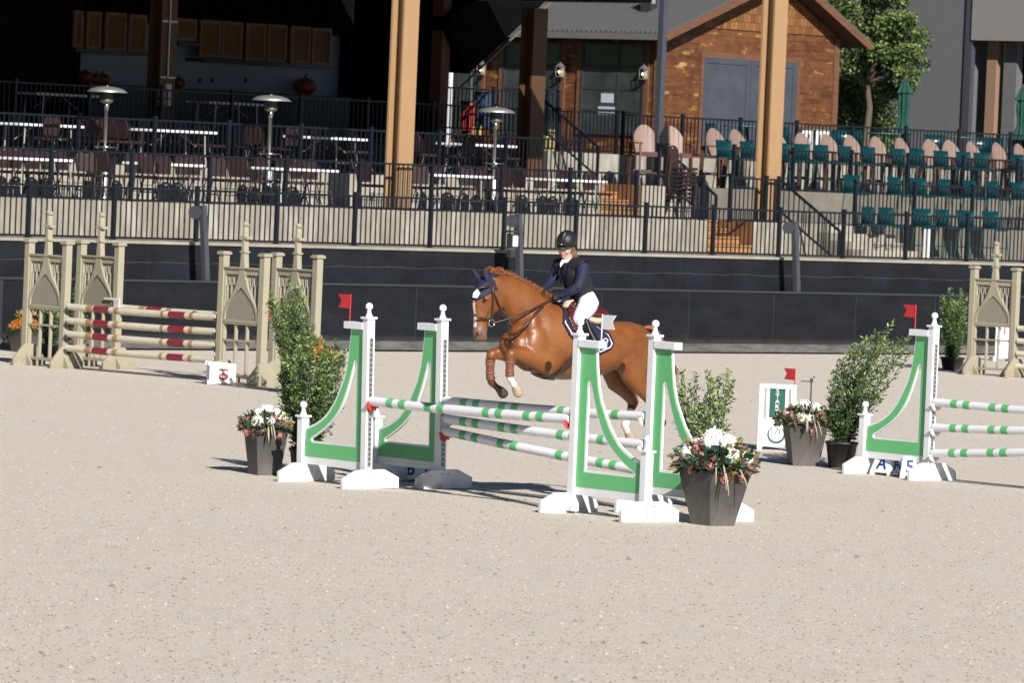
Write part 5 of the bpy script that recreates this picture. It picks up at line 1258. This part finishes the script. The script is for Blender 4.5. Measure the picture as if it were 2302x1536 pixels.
for p in hme.polygons:
    c = p.center.copy(); x, y = topx(c); lb, t_ = bone_of(c, HB); k, seg = lb.split('#'); seg = int(seg) + t_; mi = 0
    if k.endswith('hoof'): mi = 2 if k[:2] in ('nf', 'oh') else 3
    elif k == 'nf_pastern' or (k == 'nf_cannon' and seg > 2.6): mi = 1
    elif k == 'oh_pastern' or (k == 'oh_cannon' and seg > .75): mi = 1
    elif k in ('of_pastern', 'nh_pastern'): mi = 5
    elif k.endswith('cannon'): mi = 5 if k[:2] != 'nf' else 0
    elif k == 'head':
        fr = p.normal.dot((HF * .85 + ZU * .5).normalized())
        if seg > 5.2: mi = 4
        if fr > .72 and abs(hb(c)) < .022 and .8 < seg < 5.4: mi = 1
    p.material_index = mi; p.use_smooth = True
horse = thing('horse', 'chestnut show jumping horse with white blaze, in mid leap over the green oxer', 'horse', HC.copy(), 0)
def addl(me_or_o, name, parent):
    o = me_or_o if isinstance(me_or_o, bpy.types.Object) else bpy.data.objects.new(name, me_or_o)
    if o.name not in COL.objects: COL.objects.link(o)
    return local(o, parent)
hbody = addl(hme, 'body', horse)
# eye, nostril
mb = MB(); mb.ball(hp(1090, 674, .108), .0165, 0, 12); mb.ball(hp(1090, 674, .108) - HL * .216, .0165, 0, 12); addl(mb.build('eyes', eyem), 'eyes', horse)
mb = MB(); mb.ball(hp(1074, 750, .068), (.013, .008, .017), 0, 10, Matrix((HF, HL, ZU)).transposed()); addl(mb.build('nostril', eyem), 'nostril', horse)
# mane: tufts along the crest
rm = random.Random(2); mb = MB()
crest = [(1102, 612), (1114, 606), (1130, 612), (1148, 620), (1164, 629), (1180, 638), (1196, 646), (1212, 655), (1226, 664), (1236, 672)]
for i in range(260):
    s = rm.random() * (len(crest) - 1); kk = int(s); f = s - kk; x = crest[kk][0] * (1 - f) + crest[kk + 1][0] * f; y = crest[kk][1] * (1 - f) + crest[kk + 1][1] * f
    side = rm.choice((-1, 1, 1)); L0 = rm.uniform(.04, .09); d0 = (ZU * rm.uniform(.15, .95) - HF * rm.uniform(.5, 1.1) + HL * side * rm.uniform(.05, .5)).normalized(); dr = rm.uniform(.1, .6)
    for j in range(16):
        p = hp(x + rm.uniform(-3, 3), y + rm.uniform(4, 8), rm.uniform(-.015, .02)); L = L0 * rm.uniform(.6, 1.15); d = (d0 + rv(rm) * .32).normalized()
        mb.tube([p, p + d * L * .4 + ZU * .006, p + d * L * .75 - ZU * L * dr * .2, p + d * L - ZU * L * dr * .5], [.0024, .0022, .0017, .0005], 3, cap=False)
for i in range(260):
    p = hp(1102, 613, rm.uniform(-.03, .03)); d = (ZU * rm.uniform(.0, .8) + HF * rm.uniform(-.6, .5) + HL * rm.uniform(-.2, .3)).normalized(); mb.tube([p, p + d * .04, p + d * .075 - ZU * .012], [.0028, .0022, .0006], 3, cap=False)
addl(mb.build('mane', manem), 'mane', horse)
# tail streaming behind
mb = MB()
for i in range(220):
    e = rm.uniform(-1, 1); q = rm.uniform(-1, 1); L = rm.uniform(.55, 1.)
    ctr = [(1447, 736, .0), (1462, 736, .02), (1476, 750, .03), (1488, 780, .05), (1499, 820, .07), (1512, 850, .10), (1532, 866, .14)]; pts = []
    for j, (x, y, sp) in enumerate(ctr):
        if j / 6 > L: break
        pts.append(hp(x, y) + ZU * (e * sp * .8) + HL * (q * sp * .9) + HF * (rm.uniform(-.5, .5) * sp * .5))
    mb.tube(pts, [.012] + [.007] * (len(pts) - 2) + [.002], 4, cap=False)
addl(mb.build('tail', manem), 'tail', horse)
# ear bonnet
bx = [(1058, 628), (1085, 618), (1106, 622), (1110, 645), (1104, 650), (1090, 662), (1075, 676), (1062, 676), (1056, 655)]
def bon(c, n):
    x, y = topx(c); k = bone_of(c, HB)[0]; a, z = ell(c); la, lz = ell(hp(1096, 652)); lb, lzz = ell(hp(1066, 676))
    if not (k.startswith('head')): return False
    t_ = (z - lzz) / (lz - lzz)
    if z > ell(hp(1098, 650))[1]: return True
    return a > la + (lb - la) * (1 - t_) * 1. - .0 + .0 and z > lzz and n.dot(HF) > .05
bonnet = shell(hme, bon, .007, 'ear_bonnet', navy, horse, .004)
for (bx0, by0), (tx, ty), b, nm in (((1100, 634), (1088, 604), .055, 'ear'), ((1084, 634), (1061, 603), -.055, 'ear')):
    mb = MB(); p0 = hp(bx0, by0 + 3, b); p1 = hp(tx, ty, b); m_ = p0.lerp(p1, .45)
    chain(mb, [(p0, .036, .032), (m_, .034, .026), (p0.lerp(p1, .8), .018, .012), (p1, .004, .004)], None, 12); addl(mb.build(nm, navy), nm, bonnet)
def surf_dec(pts, r, name, m, parent, n=8): mb = MB(); mb.tube(pts, r, n); return addl(mb.build(name, m), name, parent)
# emblem on the bonnet brow
e0 = hp(1073, 660, .062); ez = Vector((0, 0, 1)); ex = (HL * .75 - HF * .65).normalized(); nn = ex.cross(ez); nn = nn if nn.dot(HF) > 0 else -nn
mb = MB(); e0 = e0 + nn * .045; pl = [(-.038, -.038), (.006, -.046), (.036, .0), (.006, .046), (-.03, .01)]
mb.add([e0 + ex * a + ez * b for a, b in pl] + [e0 + ex * a + ez * b - nn * .03 for a, b in pl], [(0, 1, 2, 3, 4), (9, 8, 7, 6, 5)] + [(i, (i + 1) % 5, 5 + (i + 1) % 5, 5 + i) for i in range(5)], 0)
addl(mb.build('emblem', mat('silver_patch', (.50, .52, .56), .6)), 'emblem', bonnet)
# bridle: one thing worn by the horse
br = bpy.data.objects.new('bridle', None); COL.objects.link(br); local(br, horse)
def strap(name, pts, w_=.011, m=leather, par=None):
    mb = MB(); mb.tube([hp(*p) for p in pts], w_, 6); o = mb.build(name, m); o.parent = par or horse; o.matrix_parent_inverse = Matrix.Translation(-horse.location); return o
strap('browband', [(1066, 649, .02), (1071, 648, .07), (1084, 646, .115), (1098, 644, .115), (1104, 640, .10)])
strap('headpiece', [(1108, 626, 0), (1110, 630, .06), (1108, 640, .105), (1108, 658, .125), (1109, 680, .115), (1107, 705, .09), (1104, 724, .085)], .010)
strap('cheekpiece', [(1106, 645, .115), (1113, 665, .118), (1122, 685, .105), (1126, 700, .07), (1126, 706, .0)], .008)
strap('noseband', [(1060, 706, 0), (1065, 708, .055), (1076, 713, .088), (1090, 717, .092), (1103, 719, .085), (1108, 718, .04)], .012)
strap('noseband_strap', [(1103, 692, .10), (1098, 705, .10), (1093, 716, .095)], .007)
mb = MB(); c = hp(1105, 726, .095); mb.tube([c + HF * math.cos(a) * .034 + ZU * math.sin(a) * .034 for a in [2 * math.pi * k / 20 for k in range(21)]], .0055, 6, cap=False); addl(mb.build('bit_ring', chrome), 'bit_ring', horse)
strap('rein', [(1107, 727, .10), (1130, 721, .13), (1160, 711, .17), (1195, 697, .20), (1222, 683, .16), (1242, 672, .10)], .010)
strap('rein', [(1107, 727, -.10), (1160, 705, -.12), (1222, 660, -.12)], .008)
strap('rein_loop', [(1238, 670, .12), (1226, 660, .12), (1222, 652, .06), (1236, 648, .03), (1246, 652, .03)], .007)
strap('martingale', [(1226, 683, .20), (1208, 700, .245), (1195, 718, .27), (1176, 738, .26), (1160, 750, .21), (1150, 752, .13), (1144, 752, .03)], .011)
strap('breast_strap', [(1150, 752, .06), (1152, 770, .10), (1158, 786, .10), (1166, 800, .04)], .010)
strap('throat_strap', [(1128, 706, .09), (1138, 716, .10), (1143, 732, .10), (1146, 752, .07)], .007)
strap('belly_strap', [(1184, 815, .10), (1192, 832, .14), (1206, 845, .16), (1226, 851, .16), (1246, 853, .14)], .012)
# leg boots
for key, nm in (('nf_cannon', 'leg_boot'), ('of_cannon', 'leg_boot')):
    def cnd(c, n, key=key):
        lb, t_ = bone_of(c, HB); k, s = lb.split('#'); return k == key and .55 < int(s) + t_ < 3.7
    bo = shell(hme, cnd, .007, nm, bootbr, horse, .004)
    P = [b for b in HB if b[4].startswith(key)]
    for s in (1.2, 2.5):
        a = P[int(s)]; f = s - int(s); p = a[0].lerp(a[1], f); r_ = (a[2] + (a[3] - a[2]) * f) + .012; d = (a[1] - a[0]).normalized()
        e1 = (HL - d * HL.dot(d)).normalized(); e2 = d.cross(e1); mb = MB(); mb.tube([p + e1 * math.cos(q) * r_ * .95 + e2 * math.sin(q) * r_ for q in [2 * math.pi * k / 16 for k in range(17)]], .006, 5, cap=False); addl(mb.build('boot_strap', bootstrap), 'boot_strap', bo)
# saddle cloth, girth and saddle follow the barrel
def az(poly, b=.29): return [ell(hp(x, y, min(b, max(.11, .11 + (y - 686) * .0046)))) for x, y in poly]
padP = az([(1264, 682), (1268, 700), (1272, 727), (1281, 752), (1293, 772), (1306, 790), (1345, 797), (1370, 786), (1379, 774), (1376, 752), (1356, 731), (1338, 712), (1300, 690)])
trimP = az([(1269, 682), (1273, 702), (1277, 726), (1286, 750), (1297, 768), (1309, 785), (1344, 791), (1367, 781), (1373, 773), (1370, 754), (1353, 736), (1336, 716), (1300, 690)])
def trunk_only(c): return bone_of(c, HB)[0].split('#')[0] not in ('nf_arm', 'of_arm', 'neck', 'head')
def near_top(c): return c.z > 1.2
pad = shell(hme, lambda c, n: inpoly(*ell(c), padP), .014, 'saddle_cloth', navy, None, .008)
tag(pad, 'navy saddle cloth with white piping and a white emblem on the chestnut horse', 'saddle cloth')
def edge_strip(poly, b, name, m, r_, par, i0, i1):
    mb = MB(); pts = []
    for a, z in poly[i0:i1]:
        p = HC + HF * a + ZU * z; best = None
        for v in hv:
            if hb(v) < .05: continue
            d = (v - p); q = math.hypot(d.dot(HF), d.z)
            if best is None or q < best[0]: best = (q, v)
        pts.append(HC + HF * a + HL * (hb(best[1]) + .026) + ZU * z)
    mb.tube(pts, r_, 6); o = mb.build(name, m); o.parent = par; return o, pts
hv = [v.co.copy() for v in hme.vertices if v.co.z > 1.15 and (v.co - HC).dot(HL) > .05]
edge_strip(trimP, .29, 'piping', shirt, .006, pad, 1, 12)
ec = None
o, ep_ = edge_strip(az([(1347, 768), (1350, 764), (1354, 766), (1357, 762), (1362, 761), (1365, 765), (1363, 769), (1359, 768), (1356, 772), (1350, 771), (1347, 773)]), .29, 'emblem', shirt, .0045, pad, 0, 11)
girP = az([(1290, 770), (1303, 776), (1300, 800), (1276, 838), (1252, 862), (1236, 858), (1244, 846), (1266, 822), (1284, 792)], .27)
gi = shell(hme, lambda c, n: inpoly(*ell(c), girP) and trunk_only(c), .015, 'girth', leather, None, .008)
tag(gi, 'dark brown leather girth under the belly of the chestnut horse', 'girth')
sad = thing('saddle', 'oxblood leather jumping saddle under the rider', 'saddle', HC.copy(), 0)
flapP = az([(1272, 678), (1275, 696), (1280, 718), (1290, 745), (1303, 762), (1326, 764), (1334, 740), (1338, 716), (1330, 700), (1300, 688)])
shell(hme, lambda c, n: inpoly(*ell(c), flapP), .030, 'flap', oxblood, sad, .012)
mb = MB(); chain(mb, [(hp(1276, 684), .05, .06), (hp(1288, 697), .045, .10), (hp(1308, 706), .045, .14), (hp(1328, 706), .055, .17), (hp(1342, 702), .055, .165), (hp(1350, 708), .04, .14)], None, 18)
sm_ = remesh(mb, .012, 3, 'seat'); sm_.materials.append(oxblood)
for p in sm_.polygons: p.use_smooth = True
addl(sm_, 'seat', sad)
mb = MB(); chain(mb, [(hp(1322, 718, .14), .03, .05), (hp(1338, 722, .15), .035, .05), (hp(1352, 722, .13), .03, .05), (hp(1357, 716, .08), .02, .04)], None, 14); addl(mb.build('fleece_panel', fleece), 'fleece_panel', sad)
mb = MB(); chain(mb, [(hp(1270, 690, .12), .02, .04), (hp(1276, 680, .10), .022, .04), (hp(1282, 676, .06), .02, .04)], None, 14); addl(mb.build('fleece_front', fleece), 'fleece_front', sad)
mb = MB(); mb.tube([hp(1318, 720, .36), hp(1327, 745, .38), hp(1338, 765, .40), hp(1342, 778, .40)], .007, 6); mb.tube([hp(1338, 776, .40), hp(1328, 790, .41), hp(1344, 794, .41), hp(1350, 782, .40), hp(1342, 776, .40)], .007, 6); addl(mb.build('stirrup', chrome), 'stirrup', sad)

# rider
BONES.clear(); mb = MB()
face = Vector((-.45, -.86, -.32)).normalized(); hup = Vector((.03, -.30, .95)); hup = (hup - face * hup.dot(face)).normalized(); hside = hup.cross(face).normalized()   # hside = image left
hc = hp(1272.5, 553)
MH = Matrix((hside, face, hup)).transposed()
def H(a, f, u_): return hc + hside * a + face * f + hup * u_
chain(mb, [(hp(1318, 684), .105, .145), (hp(1311, 665), .095, .13), (hp(1302, 645), .10, .125), (hp(1292, 624), .115, .15), (hp(1285, 606), .10, .15), (hp(1280, 596), .065, .085)], 'torso', 20)
chain(mb, [(hp(1280, 598), .052, .052), (hp(1276, 582), .047, .047), (hp(1273, 565), .05, .05)], 'neckr', 14)
chain(mb, [(hp(1284, 596, .02), .055, .06), (hp(1299, 596, .10), .058, .06), (hp(1309, 599, .16), .056, .055)], 'torso', 14, lat=HF)
chain(mb, [(hp(1284, 596, -.02), .055, .06), (hp(1269, 596, -.10), .058, .06), (hp(1257, 598, -.16), .056, .055)], 'torso', 14, lat=HF)
chain(mb, [(hp(1310, 600, .165), .056, .056), (hp(1309, 617, .20), .050, .050), (hp(1304, 634, .225), .044, .044), (hp(1299, 645, .225), .041, .041)], 'narm', 14)
chain(mb, [(hp(1299, 645, .225), .040, .040), (hp(1284, 654, .18), .038, .038), (hp(1268, 662, .12), .029, .029), (hp(1260, 665, .10), .024, .024)], 'nfore', 14)
chain(mb, [(hp(1256, 599, -.165), .056, .056), (hp(1249, 614, -.20), .050, .050), (hp(1241, 630, -.21), .042, .042)], 'farm', 14)
chain(mb, [(hp(1241, 630, -.21), .041, .041), (hp(1230, 643, -.17), .036, .036), (hp(1220, 653, -.12), .026, .026)], 'ffore', 14)
for s, lb in ((1, 'n'), (-1, 'f')):
    def q(x, y, b):
        p = hp(x, y, b)
        return p if s > 0 else p - HL * (2 * b)
    chain(mb, [(q(1322, 684, .085), .105, .09), (q(1315, 697, .16), .092, .078), (q(1306, 710, .23), .075, .066), (q(1301, 719, .27), .062, .056)], lb + 'thigh', 16)
    chain(mb, [(q(1302, 719, .27), .058, .052), (q(1313, 734, .285), .055, .05), (q(1326, 752, .285), .043, .04), (q(1336, 767, .28), .035, .034)], lb + 'calf', 14)
    chain(mb, [(q(1340, 773, .28), .036, .034), (q(1330, 777, .29), .03, .036), (q(1316, 778, .30), .026, .038)], lb + 'foot', 12)
# head with brow, nose, lips, chin, ears
mb.ball(H(0, -.005, .03), (.072, .088, .085), 0, 20, MH); mb.ball(H(0, .012, -.03), (.058, .068, .075), 0, 18, MH); mb.ball(H(0, .05, -.088), (.026, .028, .022), 0, 12, MH)
mb.ball(H(0, .083, -.022), (.011, .016, .024), 0, 10, MH); mb.ball(H(0, .094, -.040), (.014, .014, .011), 0, 10, MH); mb.ball(H(0, .074, -.062), (.024, .012, .012), 0, 10, MH)
for s in (-1, 1): mb.ball(H(s * .036, .055, -.035), (.026, .024, .026), 0, 10, MH); mb.ball(H(s * .073, -.005, -.015), (.008, .018, .028), 0, 10, MH)
RB = list(BONES); RB.append((hc - hup * .05, hc + hup * .06, .08, .085, 'headr#0'))
rme = remesh(mb, .0095, 3, 'body'); rme.materials.append(skin)
for p in rme.polygons: p.use_smooth = True
rider = thing('person', 'rider in black helmet and vest, navy jacket and white breeches, crouched over the jumping horse', 'person', HC.copy(), 0)
addl(rme, 'body', rider)
def rb(c): lb, t_ = bone_of(c, RB); k, s = lb.split('#'); return k, int(s) + t_
chest = Vector((-.72, -.66, .2)).normalized(); spine0, spine1 = hp(1312, 668), hp(1280, 596)
def vdist(c):
    d = spine1 - spine0; t_ = (c - spine0).dot(d) / d.length_squared; q = (c - spine0 - d * t_); side = d.normalized().cross(chest); return t_, q.dot(side), q.dot(chest)
shell(rme, lambda c, n: rb(c)[0] in ('torso',) and not (rb(c)[0] == 'torso' and vdist(c)[0] < -.08), .007, 'jacket', navy, rider)
jk = shell(rme, lambda c, n: rb(c)[0] in ('narm', 'nfore', 'farm', 'ffore'), .010, 'jacket_sleeves', navy, rider, .0)
shell(rme, lambda c, n: rb(c)[0] == 'torso' and vdist(c)[0] > -.12 and not (vdist(c)[2] > 0 and abs(vdist(c)[1] + .01) < .004 + .05 * max(0, vdist(c)[0] - .25)), .017, 'vest', vestm, rider, .007)
shell(rme, lambda c, n: rb(c)[0] in ('nthigh', 'fthigh') or (rb(c)[0] == 'torso' and vdist(c)[0] < .02) or (rb(c)[0] in ('ncalf', 'fcalf') and rb(c)[1] < .3), .006, 'breeches', breech, rider)
shell(rme, lambda c, n: (rb(c)[0] in ('ncalf', 'fcalf') and rb(c)[1] > .12) or rb(c)[0] in ('nfoot', 'ffoot'), .011, 'riding_boots', bootm, rider, .004)
shell(rme, lambda c, n: rb(c)[0] == 'neckr' and rb(c)[1] < 1.1, .007, 'shirt_collar', shirt, rider, .004)
mb = MB(); p = hp(1277, 590) + chest * .062
mb.add([p + Vector((-.018, 0, .01)), p + Vector((.018, 0, .01)), p + Vector((.010, -.02, -.04)) + chest * .03, p + Vector((.0, -.02, -.068)) + chest * .04, p + Vector((-.012, -.02, -.032)) + chest * .03], [(0, 4, 3, 2, 1)]); o = addl(mb.build('stock_tie', shirt), 'stock_tie', rider); sx = o.modifiers.new('s', 'SOLIDIFY'); sx.thickness = .012
# face details
mb = MB()
for s in (-1, 1): mb.ball(H(s * .030, .074, -.006), (.011, .006, .0065), 0, 10, MH)
addl(mb.build('eyes', eyew), 'eyes', rider)
mb = MB()
for s in (-1, 1): mb.ball(H(s * .030, .0785, -.007), (.0055, .004, .0055), 0, 8, MH); mb.tube([H(s * .018, .082, .012), H(s * .032, .080, .016), H(s * .046, .070, .011)], .003, 5)
addl(mb.build('irises_and_brows', eyem), 'irises_and_brows', rider)
mb = MB(); mb.ball(H(0, .0845, -.0585), (.017, .006, .0045), 0, 10, MH); mb.ball(H(0, .083, -.0665), (.014, .006, .005), 0, 10, MH); addl(mb.build('lips', lips), 'lips', rider)
# helmet: shell, peak, raised centre strip, badge and harness
mb = MB(); vs = []; n = 28; rows = 11
for i in range(rows + 1):
    th = math.radians(2) + (math.radians(104) - math.radians(2)) * i / rows
    for k in range(n):
        a = 2 * math.pi * k / n; vs.append(H(.099 * math.sin(th) * math.cos(a), -.012 + .116 * math.sin(th) * math.sin(a), .048 + .108 * math.cos(th) - (.012 * math.sin(th) if math.sin(a) < 0 and i > 7 else 0)))
mb.add(vs, [(i * n + k, i * n + (k + 1) % n, (i + 1) * n + (k + 1) % n, (i + 1) * n + k) for i in range(rows) for k in range(n)], 0, True)
he = addl(mb.build('helmet', helm), 'helmet', rider); s_ = he.modifiers.new('s', 'SOLIDIFY'); s_.thickness = .012; s_.offset = -1
mb = MB(); m = 12; A = []; B_ = []
for k in range(m + 1):
    a = math.radians(18 + 144 * k / m); A.append(H(.098 * math.cos(a), -.012 + .116 * math.sin(a), .032)); B_.append(H(.09 * math.cos(a), -.012 + (.116 + .050 * math.sin(math.pi * k / m)) * math.sin(a), .020))
mb.add(A + B_, [(k, k + 1, m + 1 + k + 1, m + 1 + k) for k in range(m)], 0, True); o = mb.build('peak', helm); o.parent = he; o.matrix_parent_inverse = Matrix.Identity(4); s_ = o.modifiers.new('s', 'SOLIDIFY'); s_.thickness = .007
mb = MB(); mb.tube([H(0, .04, .150), H(0, .087, .112), H(0, .105, .070)], [.018, .016, .005], 8); mb.tube([H(-.04, .09, .10), H(0, .104, .080), H(.04, .09, .10)], .005, 6); o = mb.build('front_ridge', mat('helmet_ridge', (.016, .016, .018), .4)); o.parent = he
mb = MB(); mb.ball(H(0, .109, .052), (.011, .006, .011), 0, 12, MH); o = mb.build('badge', helms); o.parent = he
mb = MB()
for s in (-1, 1): mb.tube([H(s * .083, .01, .01), H(s * .070, .02, -.045), H(s * .035, .045, -.098), H(0, .052, -.115)], .0045, 5); mb.tube([H(s * .083, -.04, .01), H(s * .072, .0, -.03), H(s * .070, .02, -.045)], .004, 5)
o = mb.build('harness', bootm); o.parent = he
mb = MB()
for i in range(26):
    e = rm.uniform(-1, 1); q = rm.uniform(-1, 1); p = H(.0 + e * .02, -.10, -.03 + q * .01); mb.tube([p, p + Vector((.03 + .012 * e, .02, -.05)), p + Vector((.055 + .012 * e, .0, -.13 + .02 * q)), p + Vector((.05 + .02 * e, .0, -.20 + .05 * q))], [.003, .003, .002, .001], 4, cap=False)
addl(mb.build('hair', blond), 'hair', rider)
# gloved hands: palm, four curled fingers, thumb
def glove(wr, kn, pn, sd, name):
    """wr wrist, kn knuckle centre, pn direction the fingers curl to, sd thumb side"""
    mb = MB(); d = (kn - wr).normalized(); sd = (sd - d * sd.dot(d)).normalized(); pn = d.cross(sd) if d.cross(sd).dot(pn) > 0 else -d.cross(sd)
    chain(mb, [(wr, .024, .024), (wr.lerp(kn, .5), .018, .036), (kn, .015, .040)], None, 14, lat=sd)
    for i, (o_, L) in enumerate(((.028, .062), (.010, .070), (-.009, .066), (-.027, .052))):
        b = kn + sd * o_; p1 = b + d * L * .42 + pn * L * .12; p2 = p1 + d * L * .05 + pn * L * .42; p3 = p2 - d * L * .34 + pn * L * .12
        chain(mb, [(b - d * .01, .0105, .0105), (p1, .0100, .0100), (p2, .0092, .0092), (p3, .008, .008)], None, 10, lat=sd)
    tb = wr.lerp(kn, .45) + sd * .030; chain(mb, [(tb, .013, .013), (tb + sd * .016 + d * .026 + pn * .012, .0115, .0115), (tb + sd * .006 + d * .050 + pn * .026, .009, .009)], None, 10, lat=pn)
    me = remesh(mb, .0048, 1, 'glove'); me.materials.append(glovem)
    for p in me.polygons: p.use_smooth = True
    return addl(me, 'glove', rider)
glove(hp(1262, 664.5, .10), hp(1247, 669, .09), -ZU, HL * .3 + ZU, 'near')
glove(hp(1222, 652, -.12), hp(1234, 661, -.05) , -ZU, HL * -.3 + ZU, 'far')
mb = MB(); p = hp(1262, 664.5, .10); d = (hp(1247, 669, .09) - p).normalized(); e1 = (ZU - d * d.z).normalized(); e2 = d.cross(e1); mb.tube([p - d * .006 + e1 * math.cos(q) * .027 + e2 * math.sin(q) * .027 for q in [2 * math.pi * k / 14 for k in range(15)]], .004, 5, cap=False); addl(mb.build('shirt_cuff', shirt), 'shirt_cuff', rider)
